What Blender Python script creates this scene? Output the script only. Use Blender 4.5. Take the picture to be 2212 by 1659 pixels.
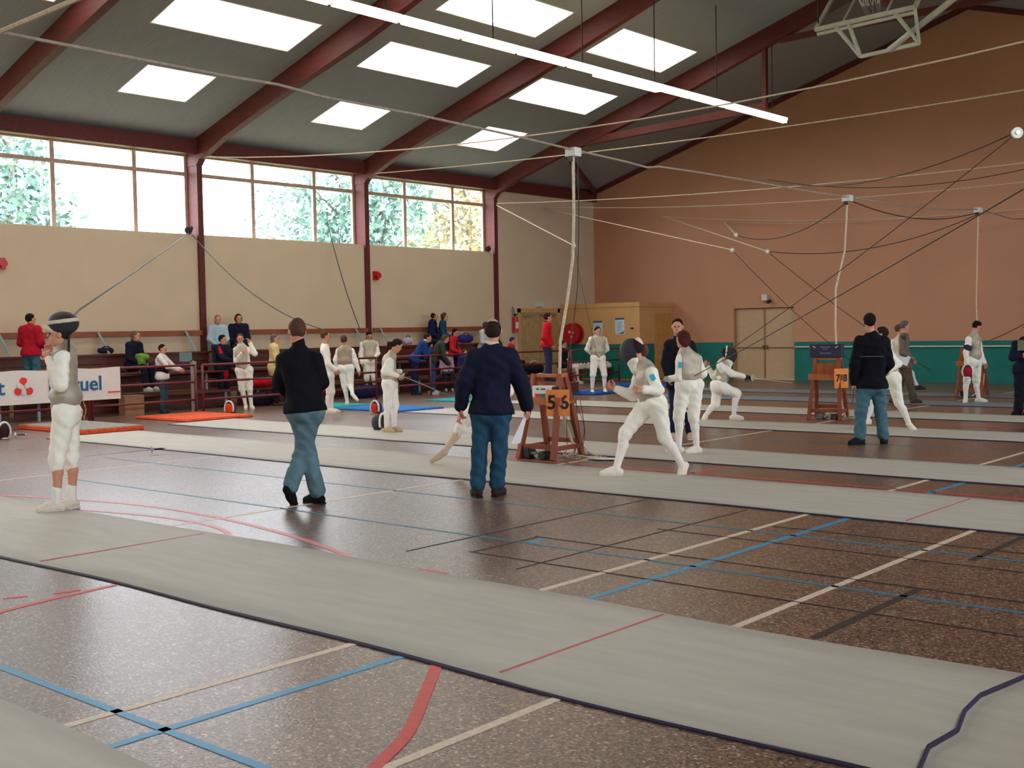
import bpy, math, random, time
import numpy as np
from mathutils import Matrix, Vector
T0 = time.time()
random.seed(7); rng = np.random.default_rng(7)
for o in list(bpy.data.objects): bpy.data.objects.remove(o)
SC = bpy.context.scene; COL = SC.collection
V = lambda *a: np.array(a, float)

# ------------------------------------------------------------------ camera
F_PX, YAW, PITCH, ROLL, CAM_H = 2493.0, -0.7152, -0.0469, -0.0175, 1.66
_cy, _sy = math.cos(YAW), math.sin(YAW)
FW = V(_sy*math.cos(PITCH), _cy*math.cos(PITCH), math.sin(PITCH))
_r = V(_cy, -_sy, 0); _u = np.cross(_r, FW)
RT = _r*math.cos(ROLL)+_u*math.sin(ROLL); UP = -_r*math.sin(ROLL)+_u*math.cos(ROLL)
CAMP = V(0, 0, CAM_H)
cam = bpy.data.cameras.new('camera'); cam.sensor_width = 36; cam.lens = 36*F_PX/2212; cam.clip_end = 400
camo = bpy.data.objects.new('camera', cam); COL.objects.link(camo)
camo.matrix_world = Matrix(((RT[0], UP[0], -FW[0], 0), (RT[1], UP[1], -FW[1], 0), (RT[2], UP[2], -FW[2], CAM_H), (0, 0, 0, 1)))
SC.camera = camo
def ray(x, y): return RT*(x-1106)/F_PX - UP*(y-829.5)/F_PX + FW
def at(x, y, D): return CAMP+ray(x, y)*D                      # a measured point at distance D
def G(x, y, z=0.0): d = ray(x, y); return CAMP+d*((z-CAM_H)/d[2])
def dist(p): return float((p-CAMP)@FW)
# ------------------------------------------------------------------ world, light, exposure
SKY = 10.0
w = bpy.data.worlds.new('overcast_sky'); SC.world = w; w.use_nodes = True
bgn = w.node_tree.nodes['Background']; bgn.inputs[0].default_value = (0.84, 0.92, 1.0, 1); bgn.inputs[1].default_value = SKY
SC.view_settings.view_transform = 'Standard'; SC.view_settings.look = 'None'
SC.view_settings.gamma = 1; SC.view_settings.use_curve_mapping = False; SC.view_settings.exposure = 0.36
XL, XR, YE, YB, XRI = -23.8, 1.4, 31.79, -15.8, -11.2             # left/right wall, end/back wall, ridge
ZE, SL = 6.31, 0.305
ZR = ZE+SL*(XRI-XL)
def portal(loc, rot, sx, sy):                                    # sampling hints in the window openings
    l = bpy.data.lights.new('window_portal', 'AREA'); l.shape = 'RECTANGLE'; l.size = sx; l.size_y = sy; l.cycles.is_portal = True
    o = bpy.data.objects.new('window_portal', l); COL.objects.link(o); o.location = loc; o.rotation_euler = rot
portal((XL-.45, 8, 5.0), (0, -math.pi/2, 0), 2.0, 47)
portal((XR+.45, 8, 5.0), (0, math.pi/2, 0), 2.0, 47)

# ------------------------------------------------------------------ materials
_mc = {}
def srgb(c): return tuple(((x/255)/12.92 if x/255 <= .04045 else ((x/255+.055)/1.055)**2.4) for x in c)
def mat(name, rgb, rough=.7, metal=0, var=.12, scale=6, bump=0, bscale=40, emit=0, spec=.5, stretch=None, alpha=1):
    key = (name, rgb)
    if key in _mc: return _mc[key]
    m = bpy.data.materials.new(name); m.use_nodes = True; nt = m.node_tree; b = nt.nodes['Principled BSDF']
    c = srgb(rgb)
    b.inputs['Roughness'].default_value = rough; b.inputs['Metallic'].default_value = metal
    b.inputs['Specular IOR Level'].default_value = spec; b.inputs['Alpha'].default_value = alpha
    tc = nt.nodes.new('ShaderNodeTexCoord'); src = tc.outputs['Object']
    if stretch:
        mp = nt.nodes.new('ShaderNodeMapping'); mp.inputs['Scale'].default_value = stretch
        nt.links.new(src, mp.inputs[0]); src = mp.outputs[0]
    n = nt.nodes.new('ShaderNodeTexNoise'); n.inputs['Scale'].default_value = scale; n.inputs['Detail'].default_value = 3
    nt.links.new(src, n.inputs[0])
    r = nt.nodes.new('ShaderNodeMapRange'); r.inputs[1].default_value = .3; r.inputs[2].default_value = .7
    r.inputs[3].default_value = 1-var; r.inputs[4].default_value = 1+var; nt.links.new(n.outputs[0], r.inputs[0])
    mx = nt.nodes.new('ShaderNodeVectorMath'); mx.operation = 'SCALE'; mx.inputs[0].default_value = c
    nt.links.new(r.outputs[0], mx.inputs['Scale']); nt.links.new(mx.outputs[0], b.inputs['Base Color'])
    if bump:
        n2 = nt.nodes.new('ShaderNodeTexNoise'); n2.inputs['Scale'].default_value = bscale; n2.inputs['Detail'].default_value = 2
        nt.links.new(src, n2.inputs[0]); bp = nt.nodes.new('ShaderNodeBump'); bp.inputs['Strength'].default_value = bump
        bp.inputs['Distance'].default_value = .02; nt.links.new(n2.outputs[0], bp.inputs['Height']); nt.links.new(bp.outputs[0], b.inputs['Normal'])
    if emit:
        b.inputs['Emission Color'].default_value = (*c, 1); b.inputs['Emission Strength'].default_value = emit
    _mc[key] = m; return m
def cloth(rgb, rough=.9): return mat('fabric_%02x%02x%02x' % rgb, rgb, rough, var=.05 if sum(rgb) > 480 else .18, scale=11, bump=.32, bscale=26, spec=.2)
def floor_mat():
    m = bpy.data.materials.new('speckled_floor'); m.use_nodes = True; nt = m.node_tree; b = nt.nodes['Principled BSDF']
    tc = nt.nodes.new('ShaderNodeTexCoord'); v = nt.nodes.new('ShaderNodeTexVoronoi'); v.inputs['Scale'].default_value = 85
    nt.links.new(tc.outputs['Object'], v.inputs['Vector'])
    cr = nt.nodes.new('ShaderNodeValToRGB'); e = cr.color_ramp.elements
    sp = nt.nodes.new('ShaderNodeSeparateColor'); nt.links.new(v.outputs['Color'], sp.inputs[0]); nt.links.new(sp.outputs[0], cr.inputs[0])
    cr.color_ramp.interpolation = 'CONSTANT'
    cols = [(0, (74, 55, 48)), (.22, (104, 79, 66)), (.55, (130, 97, 78)), (.82, (152, 122, 102)), (.95, (188, 162, 142))]
    e[0].position = 0; e[0].color = (*srgb(cols[0][1]), 1); e[1].position = cols[1][0]; e[1].color = (*srgb(cols[1][1]), 1)
    for p, c in cols[2:]: k = e.new(p); k.color = (*srgb(c), 1)
    n = nt.nodes.new('ShaderNodeTexNoise'); n.inputs['Scale'].default_value = .45; n.inputs['Detail'].default_value = 5
    nt.links.new(tc.outputs['Object'], n.inputs[0])
    mr = nt.nodes.new('ShaderNodeMapRange'); mr.inputs[1].default_value = .3; mr.inputs[2].default_value = .7; mr.inputs[3].default_value = .80; mr.inputs[4].default_value = 1.02
    nt.links.new(n.outputs[0], mr.inputs[0])
    mx = nt.nodes.new('ShaderNodeVectorMath'); mx.operation = 'SCALE'; nt.links.new(cr.outputs[0], mx.inputs[0]); nt.links.new(mr.outputs[0], mx.inputs['Scale'])
    nt.links.new(mx.outputs[0], b.inputs['Base Color'])
    r2 = nt.nodes.new('ShaderNodeMapRange'); r2.inputs[1].default_value = .3; r2.inputs[2].default_value = .7; r2.inputs[3].default_value = .27; r2.inputs[4].default_value = .33
    nt.links.new(n.outputs[0], r2.inputs[0]); nt.links.new(r2.outputs[0], b.inputs['Roughness']); b.inputs['Specular IOR Level'].default_value = .5
    n3 = nt.nodes.new('ShaderNodeTexNoise'); n3.inputs['Scale'].default_value = 70; nt.links.new(tc.outputs['Object'], n3.inputs[0])
    bp = nt.nodes.new('ShaderNodeBump'); bp.inputs['Strength'].default_value = .18; bp.inputs['Distance'].default_value = .01
    nt.links.new(n3.outputs[0], bp.inputs['Height']); nt.links.new(bp.outputs[0], b.inputs['Normal'])
    return m
M_FLOOR = floor_mat()
M_WALL = mat('cream_wall_paint', (208, 188, 160), .85, var=.03, scale=1.5, bump=.15, bscale=120, spec=.2)
M_END = mat('terracotta_wall_paint', (196, 144, 113), .85, var=.04, scale=.8, bump=.2, bscale=90, spec=.2)
M_OCHRE = mat('ochre_wall_paint', (204, 158, 104), .8, var=.04, scale=2, spec=.2)
M_GREEN = mat('green_wall_pad', (18, 112, 102), .6, var=.10, scale=3, bump=.1, bscale=30, spec=.3)
M_CEIL = mat('grey_ceiling_panel', (150, 155, 157), .85, var=.06, scale=2.5, stretch=(1, 8, 1), bump=.2, bscale=8, spec=.2)
M_BEAM = mat('red_brown_timber', (96, 42, 37), .55, var=.18, scale=3, stretch=(1, 6, 6), bump=.1, bscale=20, spec=.3)
M_FRAME = mat('window_frame_paint', (176, 150, 132), .5)
M_RAIL = mat('dark_red_rail_paint', (112, 34, 40), .4)
M_WOODR = mat('stained_bench_wood', (92, 42, 32), .5, var=.25, scale=4, stretch=(6, 1, 6), bump=.1)
M_WOODO = mat('orange_pine', (176, 96, 48), .5, var=.18, scale=5, stretch=(5, 5, 1), bump=.1)
M_WOODD = mat('brown_pine_leg', (142, 66, 38), .5, var=.18, scale=5, stretch=(5, 5, 1), bump=.1)
M_ROPE = mat('pale_cord', (206, 188, 160), .8, var=.2, scale=30)
M_BLACK = mat('black_plastic', (24, 24, 28), .5)
M_CABLE = mat('dark_cable', (40, 36, 34), .6)
M_STEEL = mat('brushed_steel', (190, 192, 196), .35, metal=.9)
M_WHITEP = mat('white_painted_steel', (206, 206, 192), .5)
M_LBLUE = mat('pale_blue_steel', (150, 176, 182), .5)
M_PAPER = mat('white_paper', (228, 228, 230), .8, var=.03)
M_SKIN = mat('skin', (208, 146, 118), .55, var=.05, scale=12, spec=.3)

# ------------------------------------------------------------------ mesh helpers
def mobj(name, verts, faces, m, parent=None, smooth=False):
    me = bpy.data.meshes.new(name); me.from_pydata([tuple(map(float, v)) for v in verts], [], [tuple(map(int, f)) for f in faces])
    me.materials.append(m)
    if smooth: me.polygons.foreach_set('use_smooth', np.ones(len(me.polygons), bool))
    o = bpy.data.objects.new(name, me); COL.objects.link(o)
    if parent: o.parent = parent
    return o
class MB:
    def __init__(s): s.v = []; s.f = []
    def add(s, vs, fs): n = len(s.v); s.v += [V(*p) for p in vs]; s.f += [tuple(i+n for i in f) for f in fs]; return s
    def box(s, x0, x1, y0, y1, z0, z1):
        return s.add([(x0, y0, z0), (x1, y0, z0), (x1, y1, z0), (x0, y1, z0), (x0, y0, z1), (x1, y0, z1), (x1, y1, z1), (x0, y1, z1)],
                     [(0, 3, 2, 1), (4, 5, 6, 7), (0, 1, 5, 4), (1, 2, 6, 5), (2, 3, 7, 6), (3, 0, 4, 7)])
    def bar(s, a, b, wx, wy=None, up=(0, 0, 1)):              # rectangular bar from a to b
        a, b = V(*a), V(*b); wy = wy or wx; d = (b-a)/np.linalg.norm(b-a); u = V(*up)
        if abs(d@u) > .95: u = V(0, 1, 0)
        s1 = np.cross(d, u); s1 /= np.linalg.norm(s1); s2 = np.cross(s1, d)
        q = [s1*wx/2*i+s2*wy/2*j for i, j in ((-1, -1), (1, -1), (1, 1), (-1, 1))]
        return s.add([a+k for k in q]+[b+k for k in q], [(0, 1, 2, 3), (7, 6, 5, 4), (0, 4, 5, 1), (1, 5, 6, 2), (2, 6, 7, 3), (3, 7, 4, 0)])
    def tube(s, pts, r, n=8, r2=None):
        pts = [V(*p) for p in pts]; k = len(pts); vs = []; fs = []; prev = None
        for i, p in enumerate(pts):
            d = pts[min(i+1, k-1)]-pts[max(i-1, 0)]; d = d/(np.linalg.norm(d)+1e-9)
            if prev is None:
                u = V(0, 0, 1) if abs(d[2]) < .9 else V(1, 0, 0); a = np.cross(d, u)
            else: a = prev-d*(prev@d)
            a /= np.linalg.norm(a)+1e-9; prev = a; b = np.cross(d, a); rr = r if r2 is None else r+(r2-r)*i/(k-1)
            vs += [p+rr*(a*math.cos(t)+b*math.sin(t)) for t in [2*math.pi*j/n for j in range(n)]]
        for i in range(k-1):
            for j in range(n): fs.append((i*n+j, i*n+(j+1) % n, (i+1)*n+(j+1) % n, (i+1)*n+j))
        fs += [tuple(range(n))[::-1], tuple((k-1)*n+j for j in range(n))]
        return s.add(vs, fs)
    def disc(s, c, ax, r, h, n=20):
        c = V(*c); ax = V(*ax); ax /= np.linalg.norm(ax); return s.tube([c-ax*h/2, c+ax*h/2], r, n)
    def ball(s, c, r, n=10, sc=(1, 1, 1)):
        c = V(*c); vs = []; fs = []; m = n//2
        for i in range(m+1):
            for j in range(n):
                t, p = math.pi*i/m, 2*math.pi*j/n
                vs.append(c+r*V(math.sin(t)*math.cos(p)*sc[0], math.sin(t)*math.sin(p)*sc[1], math.cos(t)*sc[2]))
        for i in range(m):
            for j in range(n): fs.append((i*n+j, (i+1)*n+j, (i+1)*n+(j+1) % n, i*n+(j+1) % n))
        return s.add(vs, fs)
    def prism(s, poly, axis, a, b):                            # polygon extruded along an axis
        def P(u, v, w): return {'x': (w, u, v), 'y': (u, w, v), 'z': (u, v, w)}[axis]
        n = len(poly); vs = [P(u, v, a) for u, v in poly]+[P(u, v, b) for u, v in poly]
        return s.add(vs, [tuple(range(n)), tuple(range(2*n-1, n-1, -1))]+[(i, i+n, (i+1) % n+n, (i+1) % n) for i in range(n)])
    def obj(s, name, m, parent=None, smooth=False, base=None):
        vs = s.v if base is None else [p-base for p in s.v]
        o = mobj(name, vs, s.f, m, parent, smooth)
        if base is not None and parent is None: o.location = base
        return o
def empty(name, loc=(0, 0, 0)):
    o = bpy.data.objects.new(name, None); COL.objects.link(o); o.location = tuple(map(float, loc)); o.empty_display_size = .2; return o
def tag(o, label, cat, group=None):
    o['label'] = label; o['category'] = cat
    if group: o['group'] = group
    return o
def struct(o): o['kind'] = 'structure'; return o
def bevel(o, w=.01, seg=1):
    b = o.modifiers.new('bevel', 'BEVEL'); b.width = w; b.segments = seg; b.limit_method = 'ANGLE'; return o
def text_mesh(name, s, size, m, parent, mtx, depth=.002, bold=0):
    cu = bpy.data.curves.new(name, 'FONT'); cu.body = s; cu.size = size; cu.extrude = depth; cu.offset = bold; cu.align_x = 'CENTER'; cu.align_y = 'CENTER'; cu.resolution_u = 3
    t = bpy.data.objects.new(name, cu); COL.objects.link(t); bpy.context.view_layer.update()
    me = bpy.data.meshes.new_from_object(t.evaluated_get(bpy.context.evaluated_depsgraph_get())); bpy.data.objects.remove(t)
    me.materials.clear(); me.materials.append(m)
    o = bpy.data.objects.new(name, me); COL.objects.link(o); o.parent = parent; o.matrix_local = mtx; return o
def frame_mtx(o, x, y): # local x, y axes -> matrix
    x = V(*x)/np.linalg.norm(x); y = V(*y)/np.linalg.norm(y); z = np.cross(x, y); o = V(*o)
    return Matrix(((x[0], y[0], z[0], o[0]), (x[1], y[1], z[1], o[1]), (x[2], y[2], z[2], o[2]), (0, 0, 0, 1)))

# ------------------------------------------------------------------ room shell
fl = struct(MB().box(XL-.4, XR+.4, YB-.3, YE+.3, -.2, 0).obj('floor', M_FLOOR))
def roofz(X): return ZE+SL*(X-XL) if X <= XRI else ZE+SL*(2*XRI-XL-X)
# skylight openings: X range, Y range on the left slope; mirrored on the right slope
SKYL = []
for x0, x1, ln, off in ((-22.2, -21.0, 1.65, .0), (-19.6, -18.45, 3.25, -.8), (-17.1, -15.95, 3.25, -.8)):
    for k in range(-6, 5):
        y0 = 13.1+5.15*k+off-(.15 if k > 1 else 0)*0
        if y0 > YB+1 and y0+ln < 27: SKYL.append((x0, x1, y0, y0+ln))
def roof_side(name, mirror):
    xs = sorted({XL-.5, XRI, *[a for s in SKYL for a in s[:2]]}); ys = sorted({YB-.3, YE+.3, *[a for s in SKYL for a in s[2:]]})
    mb = MB(); X = (lambda x: 2*XRI-x) if mirror else (lambda x: x); z = lambda x: ZE+SL*(x-XL)
    for a, b in zip(xs, xs[1:]):
        for c, d in zip(ys, ys[1:]):
            if any(s[0] <= a and b <= s[1] and s[2] <= c and d <= s[3] for s in SKYL): continue
            q = [(X(a), c, z(a)), (X(b), c, z(b)), (X(b), d, z(b)), (X(a), d, z(a))]
            if mirror: q = q[::-1]
            t = [(p[0], p[1], p[2]+.22) for p in q]
            mb.add(q+t, [(3, 2, 1, 0), (4, 5, 6, 7), (0, 1, 5, 4), (1, 2, 6, 5), (2, 3, 7, 6), (3, 0, 4, 7)])
    return struct(mb.obj(name, M_CEIL))
roof_side('ceiling', False); struct(MB().add([(XRI, YB-.3, ZR), (XR+.5, YB-.3, ZE-.15), (XR+.5, YE+.3, ZE-.15), (XRI, YE+.3, ZR), (XRI, YB-.3, ZR+.2), (XR+.5, YB-.3, ZE+.05), (XR+.5, YE+.3, ZE+.05), (XRI, YE+.3, ZR+.2)], [(0, 3, 2, 1), (4, 5, 6, 7), (0, 1, 5, 4), (1, 2, 6, 5), (2, 3, 7, 6), (3, 0, 4, 7)]).obj('ceiling', M_CEIL))
M_SKY = mat('backlit_corrugated_sheet', (255, 253, 246), .4, emit=3.6, var=.02)
M_CURB = mat('skylight_curb_paint', (222, 214, 200), .6)
def skylight(s, mirror):
    x0, x1, y0, y1 = s; X = (lambda x: 2*XRI-x) if mirror else (lambda x: x); z = lambda x: ZE+SL*(x-XL)
    root = empty('skylight', (X((x0+x1)/2), (y0+y1)/2, z((x0+x1)/2)))
    L = V(*root.location)
    fb = MB()
    for (a, b, c, d) in ((x0-.01, x0+.015, y0-.01, y1+.01), (x1-.015, x1+.01, y0-.01, y1+.01), (x0, x1, y0-.01, y0+.015), (x0, x1, y1-.015, y1+.01)):
        q = [(X(a), c, z(a)-.008), (X(b), c, z(b)-.008), (X(b), d, z(b)-.008), (X(a), d, z(a)-.008)]
        fb.add(q+[(p[0], p[1], p[2]+.30) for p in q], [(0, 3, 2, 1), (4, 5, 6, 7), (0, 1, 5, 4), (1, 2, 6, 5), (2, 3, 7, 6), (3, 0, 4, 7)])
    fb.obj('frame', M_CURB, root, base=L)
    n = int((y1-y0)/.045); vs = []; fs = []
    for i in range(n+1):
        y = y0+(y1-y0)*i/n; dz = .06+.022*math.sin(i*math.pi/2)
        vs += [(X(x0), y, z(x0)+dz), (X(x1), y, z(x1)+dz)]
        if i: fs.append((2*i-2, 2*i-1, 2*i+1, 2*i))
    MB().add(vs, fs).obj('panel', M_SKY, root, base=L)
    return root
for s in SKYL:
    r = skylight(s, False)
    k = {-22.2: 'lowest', -19.6: 'middle', -17.1: 'upper'}[s[0]]; yc = (s[2]+s[3])/2
    shape = 'small square' if k == 'lowest' else 'long'
    bay = {0: 'in the bay nearest the end wall', 1: 'in the bay over the second full window', 2: 'in the bay over the first full window'}.get(int((26.7-yc)//5.3))
    if bay and (k != 'upper' or yc > 16): tag(r, '%s glowing skylight of the %s row, %s' % (shape, k, bay), 'skylight')
    else: tag(r, 'glowing skylight in the part of the roof above and behind the viewer', 'skylight', 'skylights outside the picture')
# walls
SILL, WTOP, WX = 4.05, 6.0, .38
BAYS = [16.1+5.3*k for k in range(-6, 3)]+[YE]
def side_wall(name, x, sgn):
    mb = MB(); X = sorted((x, x+sgn*.55))
    mb.box(X[0], X[1], YB-.3, YE+.3, 0, SILL)
    mb.box(X[0], X[1], YB-.3, YE+.3, WTOP+.0, ZE+.12)
    mb.box(X[0], X[1], 26.7, YE+.3, SILL, WTOP)
    return struct(mb.obj(name, M_WALL))
side_wall('wall_left', XL, -1); side_wall('wall_right', XR, 1)
gab = [(XL-.5, 0), (XR+.5, 0), (XR+.5, ZE-.15), (XRI, ZR+.05), (XL-.5, ZE-.15)]
we = MB()
DX0, DX1, DZ = -18.4, -16.35, 2.2                              # double door recess
we.prism([(XL-.5, 0), (DX0, 0), (DX0, DZ), (DX1, DZ), (DX1, 0), (XR+.5, 0), (XR+.5, ZE-.15), (XRI, ZR+.05), (XL-.5, ZE-.15)], 'y', YE, YE+.4)
we = struct(we.obj('wall_end', M_END))
struct(MB().prism(gab, 'y', YB-.4, YB).obj('wall_back', M_WALL))
# eave beams, gable edge trims
struct(MB().box(XL-.02, XL+.16, YB, YE, WTOP-.05, ZE-.02).obj('trim_1', M_BEAM))
struct(MB().box(XR-.16, XR+.02, YB, YE, WTOP-.02, ZE-.02).obj('trim_2', M_BEAM))
struct(MB().prism([(XL, ZE-.02), (XL, ZE-.14), (XRI, ZR-.14), (XR, ZE-.14), (XR, ZE-.02), (XRI, ZR-.02)], 'y', YE-.12, YE-.002).obj('trim_3', M_BEAM))
# green wall pads
struct(MB().box(DX1+.04, XR, YE-.06, YE-.002, .0, 1.15).obj('trim_4', M_GREEN))
struct(MB().box(-20.6, DX0-.04, YE-.06, YE-.002, .0, 1.15).obj('trim_5', M_GREEN))
# windows: each bay 3 lights and a transom
MULL = (.0, .34, .73, 1.0)
M_GLASS = bpy.data.materials.new('window_glass'); M_GLASS.use_nodes = True
nt = M_GLASS.node_tree; nt.nodes.clear(); o_ = nt.nodes.new('ShaderNodeOutputMaterial'); mx_ = nt.nodes.new('ShaderNodeMixShader')
tr_ = nt.nodes.new('ShaderNodeBsdfTransparent'); gl_ = nt.nodes.new('ShaderNodeBsdfGlossy'); gl_.inputs['Roughness'].default_value = .03
mx_.inputs[0].default_value = .06; nt.links.new(tr_.outputs[0], mx_.inputs[1]); nt.links.new(gl_.outputs[0], mx_.inputs[2]); nt.links.new(mx_.outputs[0], o_.inputs[0])
def window(idx, y0, y1, x, sgn):
    root = empty('window_%d' % idx, (x+sgn*WX, (y0+y1)/2, SILL)); struct(root); L = V(*root.location)
    ya, yb = y0+.1, y1-.1; X = x+sgn*WX; T = 5.53
    f = MB(); f.box(X-.03, X+.03, ya, yb, SILL, SILL+.05); f.box(X-.03, X+.03, ya, yb, WTOP-.05, WTOP); f.box(X-.03, X+.03, ya, yb, T-.045, T+.045)
    for m in MULL: yy = ya+(yb-ya)*m; f.box(X-.04, X+.04, yy-.05, yy+.05, SILL, WTOP)
    f.obj('window_frame', M_FRAME, root, base=L)
    for a, b in zip(MULL, MULL[1:]):
        for z0, z1 in ((SILL+.05, T-.03), (T+.03, WTOP-.05)):
            mobj('pane', [V(X, ya+(yb-ya)*a+.04, z0)-L, V(X, ya+(yb-ya)*b-.04, z0)-L, V(X, ya+(yb-ya)*b-.04, z1)-L, V(X, ya+(yb-ya)*a+.04, z1)-L], [(0, 1, 2, 3)], M_GLASS, root)
n = 1
for a, b in zip(BAYS[:-2], BAYS[1:-1]): window(n, a, b, XL, -1); n += 1
for a, b in zip(BAYS[:-2], BAYS[1:-1]): window(n, a, b, XR, 1); n += 1
# portal frames: column and rafter in one glulam frame, both sides
def portal_frame(y, label, half=.09):
    root = empty('timber_frame', (XRI, y, 0)); L = V(*root.location); tag(root, label, 'roof frame')
    for sgn in (1, -1):
        X = (lambda x: x) if sgn == 1 else (lambda x: 2*XRI-x)
        poly = [(XL-.45, ZE-.03), (XL-.45, 5.7), (XL+.07, 5.7), (XL+.2, 5.84), (XL+1.15, 6.22), (XL+2.6, 6.66), (XL+6, 7.58), (XRI, ZR-.38), (XRI, ZR-.02)]
        MB().prism([(X(a)-XRI, b) for a, b in poly], 'y', -half, half).obj('rafter', M_BEAM, root)
        x0, x1 = sorted((X(XL-.45), X(XL+.07)))
        MB().box(x0-XRI, x1-XRI, -.075, .075, 0, 5.7).obj('post', M_BEAM, root)
    return root
FR = {}
for k, y in enumerate(BAYS[:-1]):
    lab = {10.8: 'red brown roof frame crossing the top left corner', 16.1: 'red brown roof frame rising between the first two windows', 21.4: 'red brown roof frame rising between the second and third windows',
           26.7: 'red brown roof frame nearest the end wall, past the last window'}.get(round(y, 1), None)
    FR[round(y, 1)] = portal_frame(y, lab or 'red brown roof frame above or behind the viewer, outside the picture')
    if not lab: FR[round(y, 1)]['group'] = 'roof frames outside the picture'
r = FR[26.7]
MB().bar((-14.5-XRI, 0, 8.9), (-14.5-XRI, 0, 7.2), .12).obj('strut', M_BEAM, r)
MB().bar((-20.4-XRI, 0, 7.0), (-14.45-XRI, 0, 7.22), .14, .2).obj('tie', M_BEAM, r)
MB().bar((-14.1-XRI, 0, 8.82), (-8.3-XRI, 0, 8.82), .12, .14).obj('tie', M_BEAM, r)
MB().bar((-21.0-XRI, 0, 6.8), (XL+.15-XRI, YE-.1-26.7, 6.25), .12, .14).obj('brace', M_BEAM, r)
# floor joints and court lines, each a strip of its own on the floor
def strip(name, x0, x1, y0, y1, m, z=.0025):
    return MB().box(min(x0, x1), max(x0, x1), min(y0, y1), max(y0, y1), -.01, z).obj(name, m, fl)
P_W = mat('worn_white_line_paint', (212, 190, 168), .5, var=.15, scale=40)
P_B = mat('blue_line_paint', (54, 140, 180), .45, var=.06, scale=20)
P_BF = mat('faded_blue_line_paint', (66, 118, 138), .5, var=.12, scale=20)
P_R = mat('red_line_paint', (200, 66, 62), .5, var=.1, scale=20)
P_J = mat('dark_joint', (58, 44, 40), .7)
for X in (-4.65, -3.22, -8.83): strip('court_line', X-.025, X+.025, YB, YE, P_W)
strip('court_line', -4.27-.025, -4.27+.025, YB, 15, P_B)
strip('court_line', -13.4, -13.35, 6, 9.2, P_W)
strip('court_line', -14.6, .9, 8.24, 8.28, P_BF); strip('court_line', -12.9, 1.2, 6.77, 6.81, P_BF)
strip('court_line', -14, 1, 2.62, 2.665, P_B); strip('court_line', -5.8, -5.74, 6.8, 7.0, P_B)
strip('court_line', -10.3, 1, 11.15, 11.2, P_R); strip('court_line', -7.03, -6.98, 11.05, 11.95, P_R)
strip('court_line', -16.2, 0, 18.6, 18.64, P_R, .003); strip('court_line', -12, -4, 15.2, 15.23, P_BF)
strip('court_line', -2.8, -2.75, 5.6, 7.03, P_J); strip('court_line', -2.85, -2.8, 8.1, 9.2, P_J)
for Y, a, b in ((6.27, -5.9, 1), (7.05, -5.9, 1), (7.9, -5.3, 1), (8.55, -4.6, 1)): strip('floor_joint', a, b, Y-.008, Y+.008, P_J, .0035)
strip('floor_joint', -5.88, -5.865, 6.27, 7.05, P_J, .0035)
for X in (-6.3, -5.2): strip('floor_joint', X-.006, X+.006, 6.0, 9.2, P_J, .0035)
def arc_line(pts, wd, m):
    mb = MB(); pts = [V(*p, 0) for p in pts]; vs = []
    # Catmull-Rom
    Q = [2*pts[0]-pts[1]]+pts+[2*pts[-1]-pts[-2]]; C_ = []
    for i in range(1, len(Q)-2):
        for t in np.linspace(0, 1, 8, endpoint=False):
            a, b, c, d = Q[i-1:i+3]; C_.append(.5*(2*b+(c-a)*t+(2*a-5*b+4*c-d)*t*t+(3*b-a-3*c+d)*t**3))
    C_.append(pts[-1])
    for i, p in enumerate(C_):
        d = C_[min(i+1, len(C_)-1)]-C_[max(i-1, 0)]; d /= np.linalg.norm(d); s = np.cross(d, V(0, 0, 1))*wd/2
        for q in (p-s, p+s): vs += [q+V(0, 0, .003), q-V(0, 0, .01)]
    for i in range(len(C_)-1):
        a = 4*i; vs_ = (a, a+4, a+6, a+2); mb.f += [vs_, (a+1, a+3, a+7, a+5), (a, a+1, a+5, a+4), (a+2, a+6, a+7, a+3)]
    mb.v = vs; return mb.obj('court_line', m, fl)
P_PK = mat('pink_line_paint', (214, 108, 118), .45, var=.08, scale=20)
arc_line([(-2.95, 2.3), (-3.25, 2.9), (-3.43, 3.25), (-3.74, 3.66), (-4.02, 4.02)], .06, P_R)
arc_line([(-12.2, 5.6), (-10.9, 5.98), (-9.94, 6.13), (-8.89, 6.11), (-7.79, 5.95), (-6.98, 5.76), (-6.25, 5.52)], .055, P_PK)
arc_line([(-10.4, 5.6), (-9.9, 5.72), (-9.4, 5.81), (-8.76, 5.83), (-8.28, 5.74), (-7.9, 5.56)], .05, P_PK)
arc_line([(-6.7, 2.3), (-6.92, 3.18), (-7.0, 3.6), (-7.04, 4.02)], .05, P_R)
arc_line([(-7.27, 3.37), (-7.24, 3.43), (-7.21, 3.5)], .04, P_R); arc_line([(-7.14, 3.64), (-7.12, 3.71), (-7.10, 3.8)], .04, P_R)
strip('court_line', -5.76, -5.49, 5.56, 5.62, P_R)
exec_rest = True

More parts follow.
